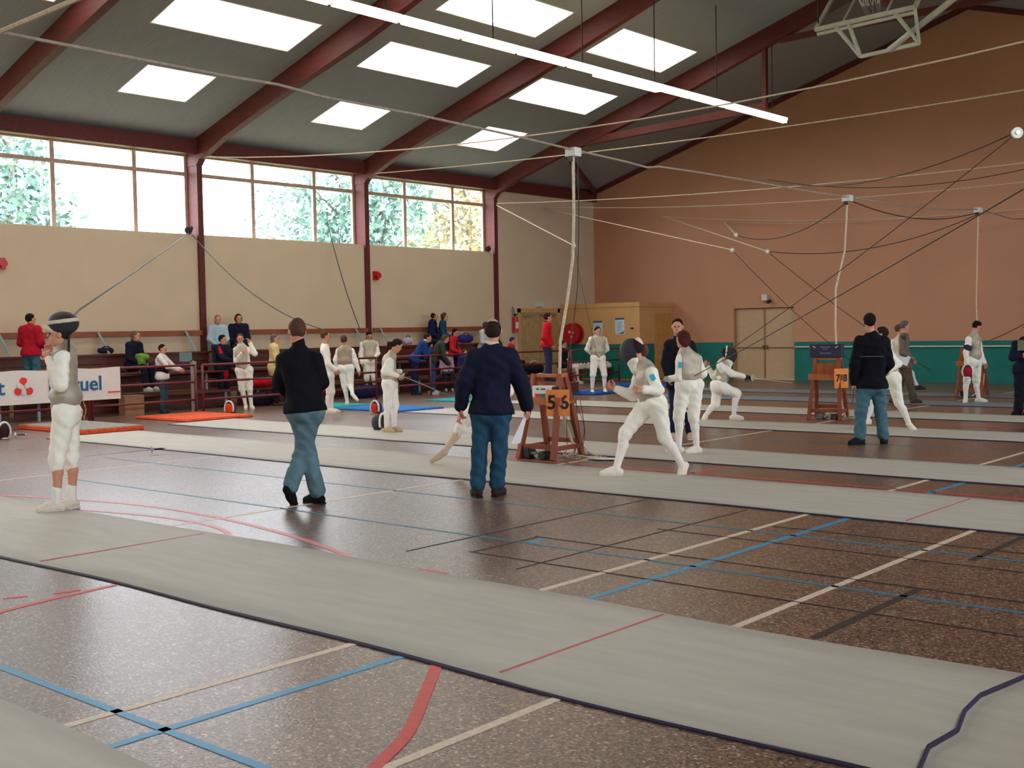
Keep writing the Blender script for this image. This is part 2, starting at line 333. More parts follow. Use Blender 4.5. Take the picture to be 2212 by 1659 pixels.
# ------------------------------------------------------------------ pistes
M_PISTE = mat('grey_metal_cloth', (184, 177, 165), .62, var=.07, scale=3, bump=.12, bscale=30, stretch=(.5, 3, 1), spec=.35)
M_EDGE = mat('dark_blue_piste_edge', (34, 28, 58), .7)
def piste(x0, x1, y0, y1, label, wob=.02, marks=()):
    root = empty('fencing_piste', ((x0+x1)/2, (y0+y1)/2, 0)); L = V(*root.location); tag(root, label, 'fencing strip')
    n = int((x1-x0)/.25); rs = np.random.default_rng(int(abs(y0)*100)); ph = rs.uniform(0, 6, 4)
    def e(x, k): return wob*(math.sin(x*.9+ph[k])+.6*math.sin(x*2.3+ph[k+1]))
    top, base = [], []; m = 6
    for i in range(n+1):
        x = x0+(x1-x0)*i/n; ya, yb = y0+e(x, 0), y1+e(x, 2)
        for j in range(m+1):
            t = j/m; z = .012+.002*math.sin(x*1.7+t*3)
            top.append(V(x, ya+(yb-ya)*t, z)-L)
    fs = [(i*(m+1)+j, (i+1)*(m+1)+j, (i+1)*(m+1)+j+1, i*(m+1)+j+1) for i in range(n) for j in range(m)]
    k = len(top); top += [V(p[0], p[1], .001) for p in top]
    ring = [i*(m+1) for i in range(n+1)]+[n*(m+1)+j for j in range(1, m+1)]+[i*(m+1)+m for i in range(n-1, -1, -1)]+[j for j in range(m-1, 0, -1)]
    fs += [(ring[i], ring[i]+k, ring[(i+1) % len(ring)]+k, ring[(i+1) % len(ring)]) for i in range(len(ring))]
    mobj('metal_cloth', top, fs, M_PISTE, root, True)
    mb = MB(); hw = .011
    for i in range(n):
        q = []
        for x in (x0+(x1-x0)*i/n, x0+(x1-x0)*(i+1)/n):
            y = y0+e(x, 0)-.006; q += [(x, y-hw, .001), (x, y+hw, .001), (x, y-hw, .008), (x, y+hw, .0135)]
        mb.add([V(*p)-L for p in q], [(2, 6, 7, 3), (0, 4, 6, 2)])
    mb.obj('edge', M_EDGE, root)
    for xm, wd, mm in marks: MB().box(xm-wd-L[0], xm+wd-L[0], y0+.06-L[1], y1-.06-L[1], .010, .0165).obj('mark', mm, root)
    return root
P_THIN = mat('thin_red_mark', (190, 90, 84), .6)
piste(-15, .9, .82, 2.38, 'pale grey fencing strip cut off by the bottom left corner')
piste(-16, .9, 4.03, 5.56, 'widest pale grey fencing strip crossing the whole foreground', .025, ((-3.66, .007, P_THIN), (-8.2, .006, P_THIN)))
piste(-18.2, .4, 9.29, 10.93, 'grey fencing strip under the lunging fencer and behind the two men in jeans', .015, ((-3.8, .006, P_THIN),))
piste(-19.0, 0, 12.02, 13.5, 'pale fencing strip under the girl checking her foil and the fencer seen from behind', .015)
piste(-17.2, -1, 16.4, 17.8, 'fencing strip under the masked fencer lunging right', .012)
piste(-17.6, -2, 19.55, 21.05, 'fencing strip just behind the stand with numbers 7 and 8', .01)
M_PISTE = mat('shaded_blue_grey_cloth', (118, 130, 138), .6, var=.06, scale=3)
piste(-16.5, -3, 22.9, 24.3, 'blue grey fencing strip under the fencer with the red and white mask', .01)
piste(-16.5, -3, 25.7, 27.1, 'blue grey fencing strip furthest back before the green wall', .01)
# cable lying across the foreground strip
tag(MB().tube([V(-1.62, 4.1, .022), V(-1.68, 4.35, .024), V(-1.66, 4.6, .024), V(-1.72, 4.85, .024), V(-1.74, 5.1, .024), V(-1.69, 5.4, .024), V(-1.66, 5.7, .012), V(-1.6, 6.4, .012)], .010, 6).obj('floor_cable', mat('violet_cable', (52, 40, 80), .6)),
    'dark violet cable across the foreground strip at the bottom right', 'cable')
# mats at the strip ends
def floor_mat_obj(x0, x1, y0, y1, h, side, top, label, z0=0):
    root = empty('gym_mat', ((x0+x1)/2, (y0+y1)/2, z0)); L = V(*root.location)
    bevel(MB().box(x0, x1, y0, y1, z0+.003, z0+h-.01).obj('mat_body', side, root, base=L), .012)
    MB().box(x0+.02, x1-.02, y0+.02, y1-.02, z0+h-.01, z0+h).obj('mat_cover', top, root, base=L)
    tag(root, label, 'mat'); return root
C_OR = cloth((226, 92, 56)); C_BL = cloth((52, 120, 190)); C_TE = cloth((40, 160, 160)); C_GY = cloth((150, 142, 134)); C_NB = cloth((36, 78, 150))
floor_mat_obj(-20.7, -18.35, 10.0, 11.15, .09, C_OR, C_GY, 'grey topped mat with orange sides behind the fencer adjusting his mask')
floor_mat_obj(-21.0, -19.15, 12.55, 14.1, .05, C_OR, C_OR, 'flat orange mat in front of the red railing')
floor_mat_obj(-19.3, -17.3, 16.35, 17.7, .04, C_BL, C_BL, 'blue mat behind the girl checking her foil')
floor_mat_obj(-20.9, -19.5, 16.6, 17.7, .035, C_TE, C_TE, 'teal mat under the feet of the fencer walking away')
floor_mat_obj(-19.6, -18.4, 19.4, 20.4, .03, C_TE, C_TE, 'small teal mat in front of the leaning boys')
floor_mat_obj(-19.4, -17.2, 22.9, 24.3, .05, C_NB, C_NB, 'blue mat behind the stand with numbers 5 and 6')
floor_mat_obj(-19.6, -17.5, 26.6, 28.0, .06, C_NB, C_NB, 'darker blue mat before the green wall, right of the standing fencer')
# ------------------------------------------------------------------ double door, cabin, side door
dr = struct(empty('door_1', ((DX0+DX1)/2, YE+.15, 0))); L = V(*dr.location); M_DOOR = mat('beige_door_paint', (190, 158, 120), .6, var=.04)
mid = (DX0+DX1)/2-.02
for a, b in ((DX0, mid-.006), (mid+.006, DX1)):
    lf = MB().box(a+.01, b-.01, YE+.13, YE+.17, .02, DZ-.02).obj('door_leaf', M_DOOR, dr, base=L)
MB().box(mid-.025, mid+.025, YE+.11, YE+.14, .05, DZ-.03).obj('cover_strip', mat('brown_strip', (150, 104, 66), .5), dr, base=L)
for a, b in ((DX0+.08, mid-.05), (mid+.1, DX1-.06)): MB().tube([(a, YE+.08, .98), (b, YE+.08, .98)], .012).obj('push_bar', mat('bronze', (110, 82, 66), .4), dr, base=L)
MB().box(mid-.06, mid+.0, YE+.05, YE+.13, .93, 1.05).box(mid+.07, mid+.11, YE+.05, YE+.13, .93, 1.05).obj('lock', mat('bronze', (110, 82, 66), .4), dr, base=L)
MB().box(DX0, DX1, YE+.05, YE+.2, 0, .02).obj('threshold', M_STEEL, dr, base=L)
MB().box(DX0-.0, DX1, YE+.2, YE+.25, 0, DZ+.1).obj('backing', M_DOOR, dr, base=L)
# storage cabin in the corner
cb = empty('corner_cabin', (-22.2, 30.85, 0)); L = V(*cb.location); tag(cb, 'ochre storage cabin in the far left corner with two notices', 'cabin')
CX1, CY0, CZ = -20.65, 29.9, 2.46
bevel(MB().box(XL+.002, CX1, CY0, YE-.002, 0, CZ-.14).obj('body', M_OCHRE, cb, base=L), .01)
MB().box(XL+.001, CX1+.02, CY0-.02, YE-.003, CZ-.14, CZ).obj('top_board', M_OCHRE, cb, base=L)
MB().box(XL+.3, CX1, CY0-.035, CY0-.001, .06, 1.15).obj('green_pad', M_GREEN, cb, base=L)
MB().box(CX1+.002, CX1+.035, CY0, CY0+.75, .06, 1.15).obj('green_pad', M_GREEN, cb, base=L)
d_ = MB().box(CX1+.001, CX1+.025, CY0+.8, YE-.12, .02, 2.1).obj('door', mat('ochre_door', (196, 142, 78), .6), cb, base=L)
MB().box(CX1+.026, CX1+.07, CY0+.86, CY0+.95, .95, 1.1).obj('door_handle', M_STEEL, d_)
MB().box(-20.98, -20.88, CY0-.03, CY0, 1.62, 1.67).obj('small_switch', M_BLACK, cb, base=L)
for i, (x0, x1, z0, z1, lb) in enumerate(((-22.45, -22.08, 1.36, 1.9, 'left notice with a blue header, partly behind the standing fencer'), (-21.58, -21.22, 1.46, 1.98, 'right notice with a blue header on the corner cabin'))):
    nt_ = empty('notice', ((x0+x1)/2, CY0-.01, z0)); L2 = V(*nt_.location); tag(nt_, lb, 'poster')
    MB().box(x0, x1, CY0-.012, CY0-.001, z0, z1).obj('sheet', mat('pale_blue_paper', (196, 212, 222), .7), nt_, base=L2)
    MB().box(x0, x1, CY0-.015, CY0-.012, z1-.06, z1).obj('header', mat('blue_ink', (66, 92, 124), .7), nt_, base=L2)
    tx = MB()
    for k in range(7): tx.box(x0+.05+.03*(k % 2), x1-.06-.04*(k % 3), CY0-.014, CY0-.012, z1-.14-.045*k, z1-.125-.045*k)
    tx.obj('print', mat('grey_ink', (120, 140, 158), .7), nt_, base=L2)
    MB().prism([(x0+.1, z0+.02), (x1-.03, z0+.02), (x1-.03, z0+.1), (x1-.1, z0+.06)], 'y', CY0-.0145, CY0-.012).obj('picture', mat('dark_ink', (60, 70, 84), .7), nt_, base=L2)
dl = struct(empty('door_2', (XL+.02, 28.76, 0))); L = V(*dl.location)
MB().box(XL, XL+.05, 27.71, 27.83, 0, 2.33).box(XL, XL+.05, 29.7, 29.82, 0, 2.33).box(XL, XL+.05, 27.71, 29.82, 2.2, 2.33).obj('door_frame', M_OCHRE, dl, base=L)
MB().box(XL+.002, XL+.03, 27.83, 28.78, .02, 2.2).obj('door_leaf', mat('tan_door', (176, 146, 100), .6), dl, base=L)
MB().box(XL+.002, XL+.03, 28.79, 29.7, .02, 2.2).obj('door_leaf', mat('tan_door', (176, 146, 100), .6), dl, base=L)
MB().box(XL+.03, XL+.1, 27.95, 28.25, 2.08, 2.16).bar((XL+.08, 28.2, 2.12), (XL+.1, 28.75, 2.14), .02).obj('door_closer', M_STEEL, dl, base=L)
MB().box(XL+.03, XL+.08, 28.8, 29.55, 2.09, 2.14).obj('door_closer', mat('brown_strip', (150, 104, 66), .5), dl, base=L)
tag(MB().box(XL+.0, XL+.09, 28.6, 28.92, 2.38, 2.55).obj('exit_light', mat('emergency_light_case', (200, 204, 196), .5)), 'small white emergency light above the ochre side door', 'light')
# hose reel, extinguisher, sirens, wall lamps, camera
hr = empty('fire_hose_reel', (-23.3, 29.78, 1.5)); L = V(*hr.location); tag(hr, 'round red fire hose reel beside the corner cabin', 'fire hose')
M_RED = mat('red_enamel', (190, 24, 34), .35)
c = V(-23.15, 29.75, 1.5)
MB().disc(c+V(0, -.13, 0), (0, 1, 0), .34, .03, 28).disc(c+V(0, .1, 0), (0, 1, 0), .34, .03, 28).obj('reel_disc', M_RED, hr, base=L)
MB().disc(c, (0, 1, 0), .26, .2, 24).obj('hose', mat('dark_red_hose', (120, 20, 28), .6), hr, base=L)
MB().box(c[0]-.08, c[0]-.02, c[1]-.16, c[1]-.145, c[2]+.02, c[2]+.09).box(c[0]+.05, c[0]+.11, c[1]-.16, c[1]-.145, c[2]-.0, c[2]+.06).box(c[0], c[0]+.07, c[1]-.16, c[1]-.145, c[2]-.13, c[2]-.06).obj('label_plate', M_PAPER, hr, base=L)
ex = empty('fire_extinguisher', (XL+.12, 27.47, 1.55)); L = V(*ex.location); tag(ex, 'red fire extinguisher on the wall left of the ochre side door', 'fire extinguisher')
MB().tube([(XL+.12, 27.47, z) for z in (1.58, 1.6, 2.0, 2.06)], .085, 14).obj('cylinder', M_RED, ex, base=L)
MB().tube([(XL+.12, 27.47, 2.05), (XL+.12, 27.47, 2.16)], .03, 8).box(XL+.08, XL+.2, 27.44, 27.5, 2.12, 2.16).obj('valve', M_BLACK, ex, base=L)
MB().tube([(XL+.12, 27.47, 2.14), (XL+.13, 27.40, 2.3), (XL+.13, 27.33, 2.38), (XL+.13, 27.31, 2.3), (XL+.14, 27.36, 2.1)], .012, 6).obj('hose', M_BLACK, ex, base=L)
MB().box(XL+.12, XL+.208, 27.42, 27.52, 1.7, 1.9).obj('label_plate', M_PAPER, ex, base=L)
for y, lb in ((21.71, 'red wall siren beside the second post'), (11.24, 'red wall siren cut off at the left edge of the picture')):
    s = empty('wall_siren', (XL+.06, y, 3.2)); L = V(*s.location); tag(s, lb, 'alarm siren', None)
    MB().box(XL, XL+.06, y-.09, y+.09, 3.1, 3.34).obj('back_box', M_RED, s, base=L)
    MB().tube([(XL+.05, y, 3.22), (XL+.1, y, 3.22), (XL+.17, y, 3.22)], .05, 12, .085).obj('horn', M_RED, s, base=L)
for y, lb in ((26.41, 'small black spotlight on the sill of the last window'), (15.83, 'small black spotlight on the sill by the first post')):
    s = empty('spotlight', (XL-.02, y, 4.06)); L = V(*s.location); tag(s, lb, 'spotlight')
    MB().bar((XL-.02, y, 4.05), (XL-.02, y, 4.16), .03).obj('bracket', M_BLACK, s, base=L)
    MB().tube([(XL-.06, y+.08, 4.22), (XL+.0, y, 4.18), (XL+.06, y-.08, 4.14)], .05, 12, .09).obj('lamp_head', M_BLACK, s, base=L)
s = empty('wall_camera', (-17.25, YE-.08, 2.4)); L = V(*s.location); tag(s, 'white box and black camera above the double door', 'camera')
MB().box(-17.36, -17.18, YE-.14, YE, 2.42, 2.6).obj('housing', M_WHITEP, s, base=L)
MB().tube([(-17.12, YE-.04, 2.4), (-17.1, YE-.2, 2.36)], .05, 10).obj('lens', M_BLACK, s, base=L)
# ballet rail on the green wall
rl = empty('handrail', ((DX1+.04-9)/2, YE-.12, 1)); L = V(*rl.location); tag(rl, 'long white handrail on the green wall right of the double door', 'handrail')
MB().tube([(DX1+.1, YE-.13, 1.0), (-2, YE-.13, 1.0)], .022, 8).obj('rail', M_WHITEP, rl, base=L)
for x in np.arange(DX1+.9, -2, 2.2): MB().bar((x, YE-.13, .99), (x, YE-.06, .93), .03).obj('bracket', M_STEEL, rl, base=L)

# ------------------------------------------------------------------ bleachers along the window wall
for bi, (y0, y1, lb) in enumerate(((5.5, 10.75, 'section cut off by the left edge, behind the banner'), (10.85, 16.0, 'section below the first full window'), (16.2, 21.3, 'section below the second full window'), (21.5, 26.4, 'section below the last window'))):
    bl = empty('bleacher', (-23, (y0+y1)/2, 0)); L = V(*bl.location); tag(bl, 'stained wood bleachers, '+lb, 'bleachers', None)
    for x0, x1, z in ((-22.55, -22.2, .40), (-22.95, -22.6, .40), (-23.1, -22.75, .84), (-23.71, -23.38, 1.28)):
        MB().box(x0, x1, y0, y1, z-.04, z).obj('plank', M_WOODR, bl, base=L)
    for x, z0, z1 in ((-22.6, .02, .34), (-23.12, .42, .62), (-23.12, .64, .80), (-23.42, .9, 1.05), (-23.42, 1.07, 1.24)):
        MB().box(x-.03, x, y0, y1, z0, z1).obj('plank', M_WOODR, bl, base=L)
    MB().box(-23.71, -23.67, y0, y1, 1.66, 1.78).obj('plank', mat('worn_top_plank', (140, 74, 48), .5, var=.2, scale=4), bl, base=L)
    ys = [y0+.35+(y1-y0-.7)*i/2 for i in range(3)]
    for y in ys:
        MB().bar((-23.65, y-.12, 1.76), (-23.42, y+.0, 1.28), .05, .03).obj('support', M_LBLUE, bl, base=L)
        MB().bar((-22.3, y, 0), (-22.3, y, .37), .05).obj('support', M_LBLUE, bl, base=L)
        MB().bar((-23.05, y, 0), (-23.05, y, .8), .05).obj('support', M_LBLUE, bl, base=L)
    if bi < 2:
        for s_, yy in ((('SPO', 6.4), ('SPORTS', 9.3)) if bi == 0 else (('SCARRIES', 11.95),)):
            text_mesh('carved_lettering', s_, .2, mat('orange_carved_letters', (172, 88, 44), .6), bl, frame_mtx(V(-22.592, yy, .19)-L, (0, 1, 0), (0, 0, 1)), .002, .004)
# red tube railings
def railing(pts, label, zs=(1.03, .67, .29), posts=None):
    a, b = V(*pts[0], 0), V(*pts[1], 0); root = empty('railing', (a+b)/2); L = (a+b)/2; tag(root, label, 'railing')
    n = posts or max(2, int(round(np.linalg.norm(b-a)/2.5))+1)
    for i in range(n):
        p = a+(b-a)*i/(n-1); MB().tube([p, p+V(0, 0, zs[0])], .028, 8).obj('post', M_RAIL, root, base=L, smooth=True)
    for z in zs: MB().tube([a+V(0, 0, z), b+V(0, 0, z)], .024, 8).obj('rail', M_RAIL, root, base=L, smooth=True)
    return root
railing(((-21.2, 6.2), (-21.2, 11.68)), 'dark red railing holding the banner at the far left')
railing(((-21.2, 11.75), (-21.2, 14.12)), 'dark red railing between the banner and the boy in the navy jacket', posts=2)
railing(((-21.1, 14.24), (-21.25, 19.35)), 'dark red railing behind the black jacket man and the walking fencers', posts=2)
railing(((-21.3, 19.9), (-21.3, 22.7)), 'dark red railing the two boys lean on', posts=3)
railing(((-21.3, 22.8), (-20.8, 26.5)), 'dark red railing right of the navy sweater man', posts=2)
railing(((-20.8, 26.6), (-21.24, 29.6)), 'dark red railing in front of the green wall and seated girl', posts=2)
# banner
bn = empty('banner', (-21.14, 10.1, .74)); L = V(*bn.location); tag(bn, 'white sponsor banner with blue letters and red and white emblem on the railing', 'banner')
vs = []; fs = []; N = 60; Y0, Y1 = 7.4, 12.33
for side, xo in ((0, .0), (1, -.006)):
    for i in range(N+1):
        y = Y0+(Y1-Y0)*i/N
        for j in range(5):
            z = .42+.63*j/4-.012*math.sin(i*.5)*(j == 4); vs.append(V(-21.13+xo+.006*math.sin(i*.8+j), y, z)-L)
for s_ in (0, 1):
    for i in range(N):
        for j in range(4): a = s_*(N+1)*5+i*5+j; fs.append((a, a+5, a+6, a+1)[::1 if s_ == 0 else -1])
mobj('banner_cloth', vs, fs, mat('white_banner_vinyl', (232, 222, 216), .6, var=.02), bn, True)
M_NAVY = mat('blue_lettering', (24, 92, 142), .6); M_REDL = mat('red_emblem', (232, 48, 40), .6); M_GRL = mat('pale_grey_emblem', (226, 226, 226), .6)
text_mesh('lettering', 'Mutuel', .40, M_NAVY, bn, frame_mtx(V(-21.115, 11.37, .74)-L, (0, 1, 0), (0, 0, 1)), .001, .006)
text_mesh('lettering', 'Crédit', .40, M_NAVY, bn, frame_mtx(V(-21.115, 9.44, .74)-L, (0, 1, 0), (0, 0, 1)), .001, .006)
e0 = V(-21.112, 10.33, .73)
em = MB(); 
for k in range(3):
    a = math.radians(90+120*k); c2 = e0+V(0, math.cos(a)*.125, math.sin(a)*.125)
    pts = [c2+V(0, .075*math.cos(a+t), .075*math.sin(a+t)) for t in np.radians([-100, -60, -20, 20, 60, 100, 180])]
    em.add(pts+[p-V(.003, 0, 0) for p in pts], [tuple(range(7))]+[(i, i+7, (i+1) % 7+7, (i+1) % 7) for i in range(7)])
em.obj('emblem', M_REDL, bn, base=L)
ew = MB()
for k in range(3):
    a = math.radians(30+120*k); ew.disc(e0+V(.001, math.cos(a)*.085, math.sin(a)*.085), (1, 0, 0), .05, .006, 14)
ew.obj('emblem_circle', mat('silver_white', (224, 218, 212), .6), bn, base=L)
MB().box(-21.12, -21.113, 12.05, 12.32, .55, .575).obj('red_stripe', M_REDL, bn, base=L)

# ------------------------------------------------------------------ scoring stands
def stand(x, y, label, nums, sc=1.0, plates=True, yaw=0, pd=((-.16, -.07, 0), (.13, .09, 0)), c0=(.25, -.18, .72), ts=.25):
    root = empty('scoring_stand', (x, y, 0)); root.rotation_euler[2] = yaw; tag(root, label, 'wooden stand')
    w0, w1, H_ = .27, .2, 1.08*sc
    for sx in (-1, 1):
        for y0, y1 in ((-.33, -.05), (.33, .05)):
            MB().bar((sx*w0, y0, 0), (sx*w1, y1, H_), .055, .075).obj('leg', M_WOODD, root)
        MB().bar((sx*(w0-.005), -.29, .14), (sx*(w0-.005), .29, .14), .03, .06).obj('crossbar', M_WOODD, root)
    MB().bar((-w0, -.29, .16), (w0, -.29, .16), .03, .06).obj('crossbar', M_WOODD, root)
    MB().bar((-w0, .29, .2), (w0, .29, .2), .03, .06).obj('crossbar', M_WOODD, root)
    MB().bar((-w1-.03, 0, H_-.02), (w1+.03, 0, H_-.02), .14, .04).obj('top_board', M_WOODO, root)
    MB().box(-.3, .3, -.17, .17, .70, .735).obj('shelf', M_WOODO, root)
    MB().box(-.3, .3, -.2, -.17, .69, .79).obj('shelf_rail', M_WOODO, root)
    MB().box(-w1, w1, .03, .05, .74, H_-.1).obj('back_panel', M_WOODO, root)
    if plates:
        for i, s_ in enumerate(nums):
            sg = -1 if i == 0 else 1
            c0 = V(*c0); d = V(*pd[i])
            d /= np.linalg.norm(d); nrm = V(-d[1], d[0], 0); nrm = nrm if nrm[1] < 0 else -nrm
            pl = MB().bar(c0+V(0, 0, .0), c0+d*.15, .008, .34, up=(0, 0, 1)).obj('number_plate', mat('orange_card', (240, 140, 66), .6), root)
            xd = -d if i == 0 else d
            text_mesh('numeral', s_, ts, M_BLACK, pl, frame_mtx(c0+d*.08+nrm*.008, xd, (0, 0, 1)), .001, .006)
    return root
S1 = stand(-9.43, 11.6, 'nearest wooden trestle stand, its orange plates reading 5 6', '56', yaw=math.radians(4))
S2 = stand(-9.1, 18.95, 'wooden trestle stand with narrow 7 8 plates, left of the jeans man in black', '78', yaw=math.radians(14), pd=((-.11, -.15, 0), (.11, .12, 0)), c0=(.26, -.17, .72), ts=.17)
S3 = stand(-9.1, 26.1, 'wooden trestle stand behind the fencer holding his mask', '', plates=False, yaw=math.radians(8))
def scorebox(loc, yaw, label, body, lamps=True, sz=(.30, .2, .2)):
    root = empty('scoring_box', loc); root.rotation_euler[2] = yaw; tag(root, label, 'scoring machine')
    a, b, h = sz[0]/2, sz[1]/2, sz[2]
    bevel(MB().box(-a, a, -b, b, 0, h).obj('case', body, root), .01)
    if lamps:
        MB().box(-a+.05, -.03, -b-.006, -b+.002, .03, .1).obj('red_lamp', mat('red_lamp', (220, 40, 50), .3), root)
        MB().box(-.02, .05, -b-.006, -b+.002, .03, .1).obj('green_lamp', mat('green_lamp', (0, 120, 100), .3), root)
        MB().box(-.09, -.05, -b-.004, -b+.002, .15, .165).box(-.02, .05, -b-.004, -b+.002, .15, .165).obj('marking', M_BLACK, root)
        MB().box(a, a+.05, -b, b, .01, h-.01).obj('side_case', M_BLACK, root)
    return root
scorebox((-9.43+.02, 11.5, .735), math.radians(4), 'white scoring machine with red and green lamps on the 5 and 6 stand', mat('cream_case', (226, 222, 214), .5), True, (.32, .18, .2))
bx = scorebox((-9.12, 18.95, 1.08), math.radians(14), 'dark blue equipment case on top of the 7 and 8 stand', mat('navy_case', (34, 38, 66), .5), False, (.56, .22, .23))
for sx in (-.2, .2): MB().bar((sx-.03*np.sign(sx), -.115, .17), (sx+.02*np.sign(sx), -.115, .2), .01, .02).obj('clasp', mat('brass_clasp', (200, 170, 130), .4), bx)
MB().box(-.09, .08, -.114, -.109, .175, .19).box(-.05, .03, -.114, -.109, .14, .152).box(-.1, .1, -.114, -.109, .07, .082).obj('marking', mat('grey_violet_print', (130, 120, 160), .5), bx)
scorebox((-9.15, 26.1, 1.08), 0, 'small dark case on the stand behind the fencer holding his mask', mat('navy_case', (34, 38, 66), .5), False, (.2, .18, .06))
# reels and cables under the stands
def loops(cx, cy, seed, label, n=4, m=M_ROPE, R=.22):
    rs = np.random.default_rng(seed); mb = MB()
    for k in range(n):
        p = []; r0 = rs.uniform(.6, 1)*R; ox, oy = rs.uniform(-.08, .08, 2); ph = rs.uniform(0, 6)
        for i in range(25): a = ph+i*.32; p.append((cx+ox+r0*1.3*math.cos(a)*(1+.15*math.sin(3*a)), cy+oy+r0*math.sin(a), .012+.004*k+.03*max(0, math.sin(a*1.5+k))))
        mb.tube(p, .006, 5)
    return tag(mb.obj('cable_loops', m), label, 'cable')
loops(-9.05, 11.75, 1, 'pale cable loops on the floor nearest the viewer, right of the nearest stand', 3)
loops(-8.7, 19.0, 2, 'small pale cable loops at the foot of the stand carrying the blue case', 3, R=.18)
def hang(pts, m, r, label, name='drop_cable', cat='cable'): return tag(MB().tube(pts, r, 6).obj(name, m), label, cat)
def sag(a, b, s, n=14, wob=0): a, b = V(*a), V(*b); return [a+(b-a)*t-V(0, 0, s*4*t*(1-t))+V(wob*math.sin(9*t), wob*math.sin(7*t+1), 0) for t in np.linspace(0, 1, n+1)]
mbc = MB(); rs = np.random.default_rng(5)
for k in range(6):
    a = V(-9.35+.07*k, 11.7, .9-.03*k); b = V(-9.3+rs.uniform(-.1, .35), 11.7+rs.uniform(-.1, .3), .02); mid_ = V(-9.3+rs.uniform(-.15, .4), 11.8, rs.uniform(.05, .5))
    mbc.tube([(1-t)**2*a+2*t*(1-t)*mid_+t*t*b+V(.015*math.sin(9*t+k), 0, 0) for t in np.linspace(0, 1, 14)], .004, 5)
tag(mbc.obj('cable_bundle', M_CABLE), 'dark cables hanging down inside the 5 and 6 stand', 'cable')
def reel(x, y, label, c1=M_BLACK, yaw=0):
    r_ = empty('cable_reel', (x, y, 0)); r_.rotation_euler[2] = yaw; tag(r_, label, 'cable reel')
    bevel(MB().box(-.2, -.08, -.08, .08, .0, .15).obj('reel_case', c1, r_), .015)
    mb = MB(); rs = np.random.default_rng(int(x*-10))
    for k in range(7): mb.tube([(rs.uniform(-.05, .2), rs.uniform(-.1, .1), .03+.01*k) for _ in range(5)], .02, 6)
    mb.obj('coiled_cable', mat('grey_cable', (150, 146, 138), .7, var=.3), r_)
    MB().tube([(.15, -.1, .06), (.15, .1, .06)], .055, 12).obj('spool', M_CABLE, r_)
reel(-9.45, 11.35, 'black reel and grey cable heap under the 5 and 6 stand')
reel(-9.0, 18.75, 'cable reel under the 7 and 8 stand', mat('grey_case', (120, 118, 112), .5))
reel(-9.1, 26.0, 'cable reel under the stand behind the fencer holding his mask')

# ------------------------------------------------------------------ overhead: strip light, cables, ropes, hoop
lt = empty('strip_light', (-14.3, 15, 6.9)); L = V(*lt.location); tag(lt, 'long glowing fluorescent strip light hanging across the hall', 'light')
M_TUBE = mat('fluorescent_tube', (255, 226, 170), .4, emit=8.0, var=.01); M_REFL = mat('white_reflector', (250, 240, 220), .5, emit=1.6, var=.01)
y = -6.0
while y < 27.4:
    MB().box(-14.36, -14.24, y+.02, y+1.5, 6.93, 7.0).obj('reflector', M_REFL, lt, base=L)
    MB().tube([(-14.27, y+.05, 6.885), (-14.27, y+1.47, 6.885)], .024, 8).tube([(-14.34, y+.05, 6.885), (-14.34, y+1.47, 6.885)], .024, 8).obj('tube', M_TUBE, lt, base=L)
    y += 1.52
MB().box(-14.42, -14.22, 19.3, 21.6, 6.84, 6.90).obj('second_tube_row', M_TUBE, lt, base=L)
for y in (5.5, 10.8, 13.4, 16.1, 18.8, 21.4, 24.0, 26.7): MB().tube([(-14.3, y, 7.0), (-14.3, y, roofz(-14.3)-.02)], .012, 6).obj('hanging_rod', M_CABLE, lt, base=L)
# cable bundle down the hall with boxes and drops
bp = [(-9.3, 1, 4.3), (-9.3, 4.46, 4.14), (-9.3, 5.6, 4.13), (-9.3, 6.59, 4.12), (-9.3, 7.25, 4.13), (-9.3, 7.8, 4.09), (-9.3, 9.16, 4.08), (-9.3, 10.7, 4.04), (-9.3, 12, 3.99), (-9.3, 13.2, 3.95), (-9.3, 13.7, 3.92), (-9.3, 14.0, 3.96), (-9.3, 15, 3.975), (-9.3, 16.6, 3.98), (-9.3, 18.2, 3.97), (-9.3, 20.2, 3.99), (-9.3, 22, 4.0), (-9.3, 25, 4.08), (-9.3, 27.06, 4.23), (-9.3, 29.5, 4.15), (-9.3, 31.7, 4.3)]
tag(MB().tube(bp, .015, 8).obj('cable_bundle', mat('taped_cables', (150, 134, 118), .7, var=.2, scale=20)), 'taped bundle of cables strung along the hall overhead', 'cable')
for y, z, lb in ((12, 3.98, 'leftmost and largest white junction box on the overhead cable bundle'), (20.2, 3.99, 'middle white junction box, above the jeans man in black'), (27.06, 4.23, 'rightmost white junction box on the overhead cable bundle')):
    j = empty('junction_box', (-9.3, y, z)); L = V(*j.location); tag(j, lb, 'junction box')
    MB().box(-9.38, -9.22, y-.07, y+.07, z-.08, z+.03).obj('box', M_WHITEP, j, base=L); MB().box(-9.34, -9.26, y-.075, y-.06, z-.15, z-.08).obj('clamp', M_BLACK, j, base=L)
tag(MB().tube([(-9.3, 12, 3.9), (-9.3, 12, 3.2), (-9.31, 11.98, 2.6), (-9.36, 11.9, 2.0), (-9.4, 11.8, 1.5), (-9.36, 11.72, 1.0), (-9.32, 11.75, .5), (-9.2, 11.85, .03)], .02, 8).obj('drop_cable', M_ROPE), 'pale thick cable dropping to the 5 and 6 stand', 'cable')
tag(MB().tube([(-9.24, 12.03, 3.9), (-9.24, 12.02, 3), (-9.26, 12, 2.2), (-9.3, 11.9, 1.5), (-9.32, 11.8, 1.0)], .007, 5).obj('drop_cable', M_CABLE), 'thin dark cable dropping beside the pale one to the 5 and 6 stand', 'cable')
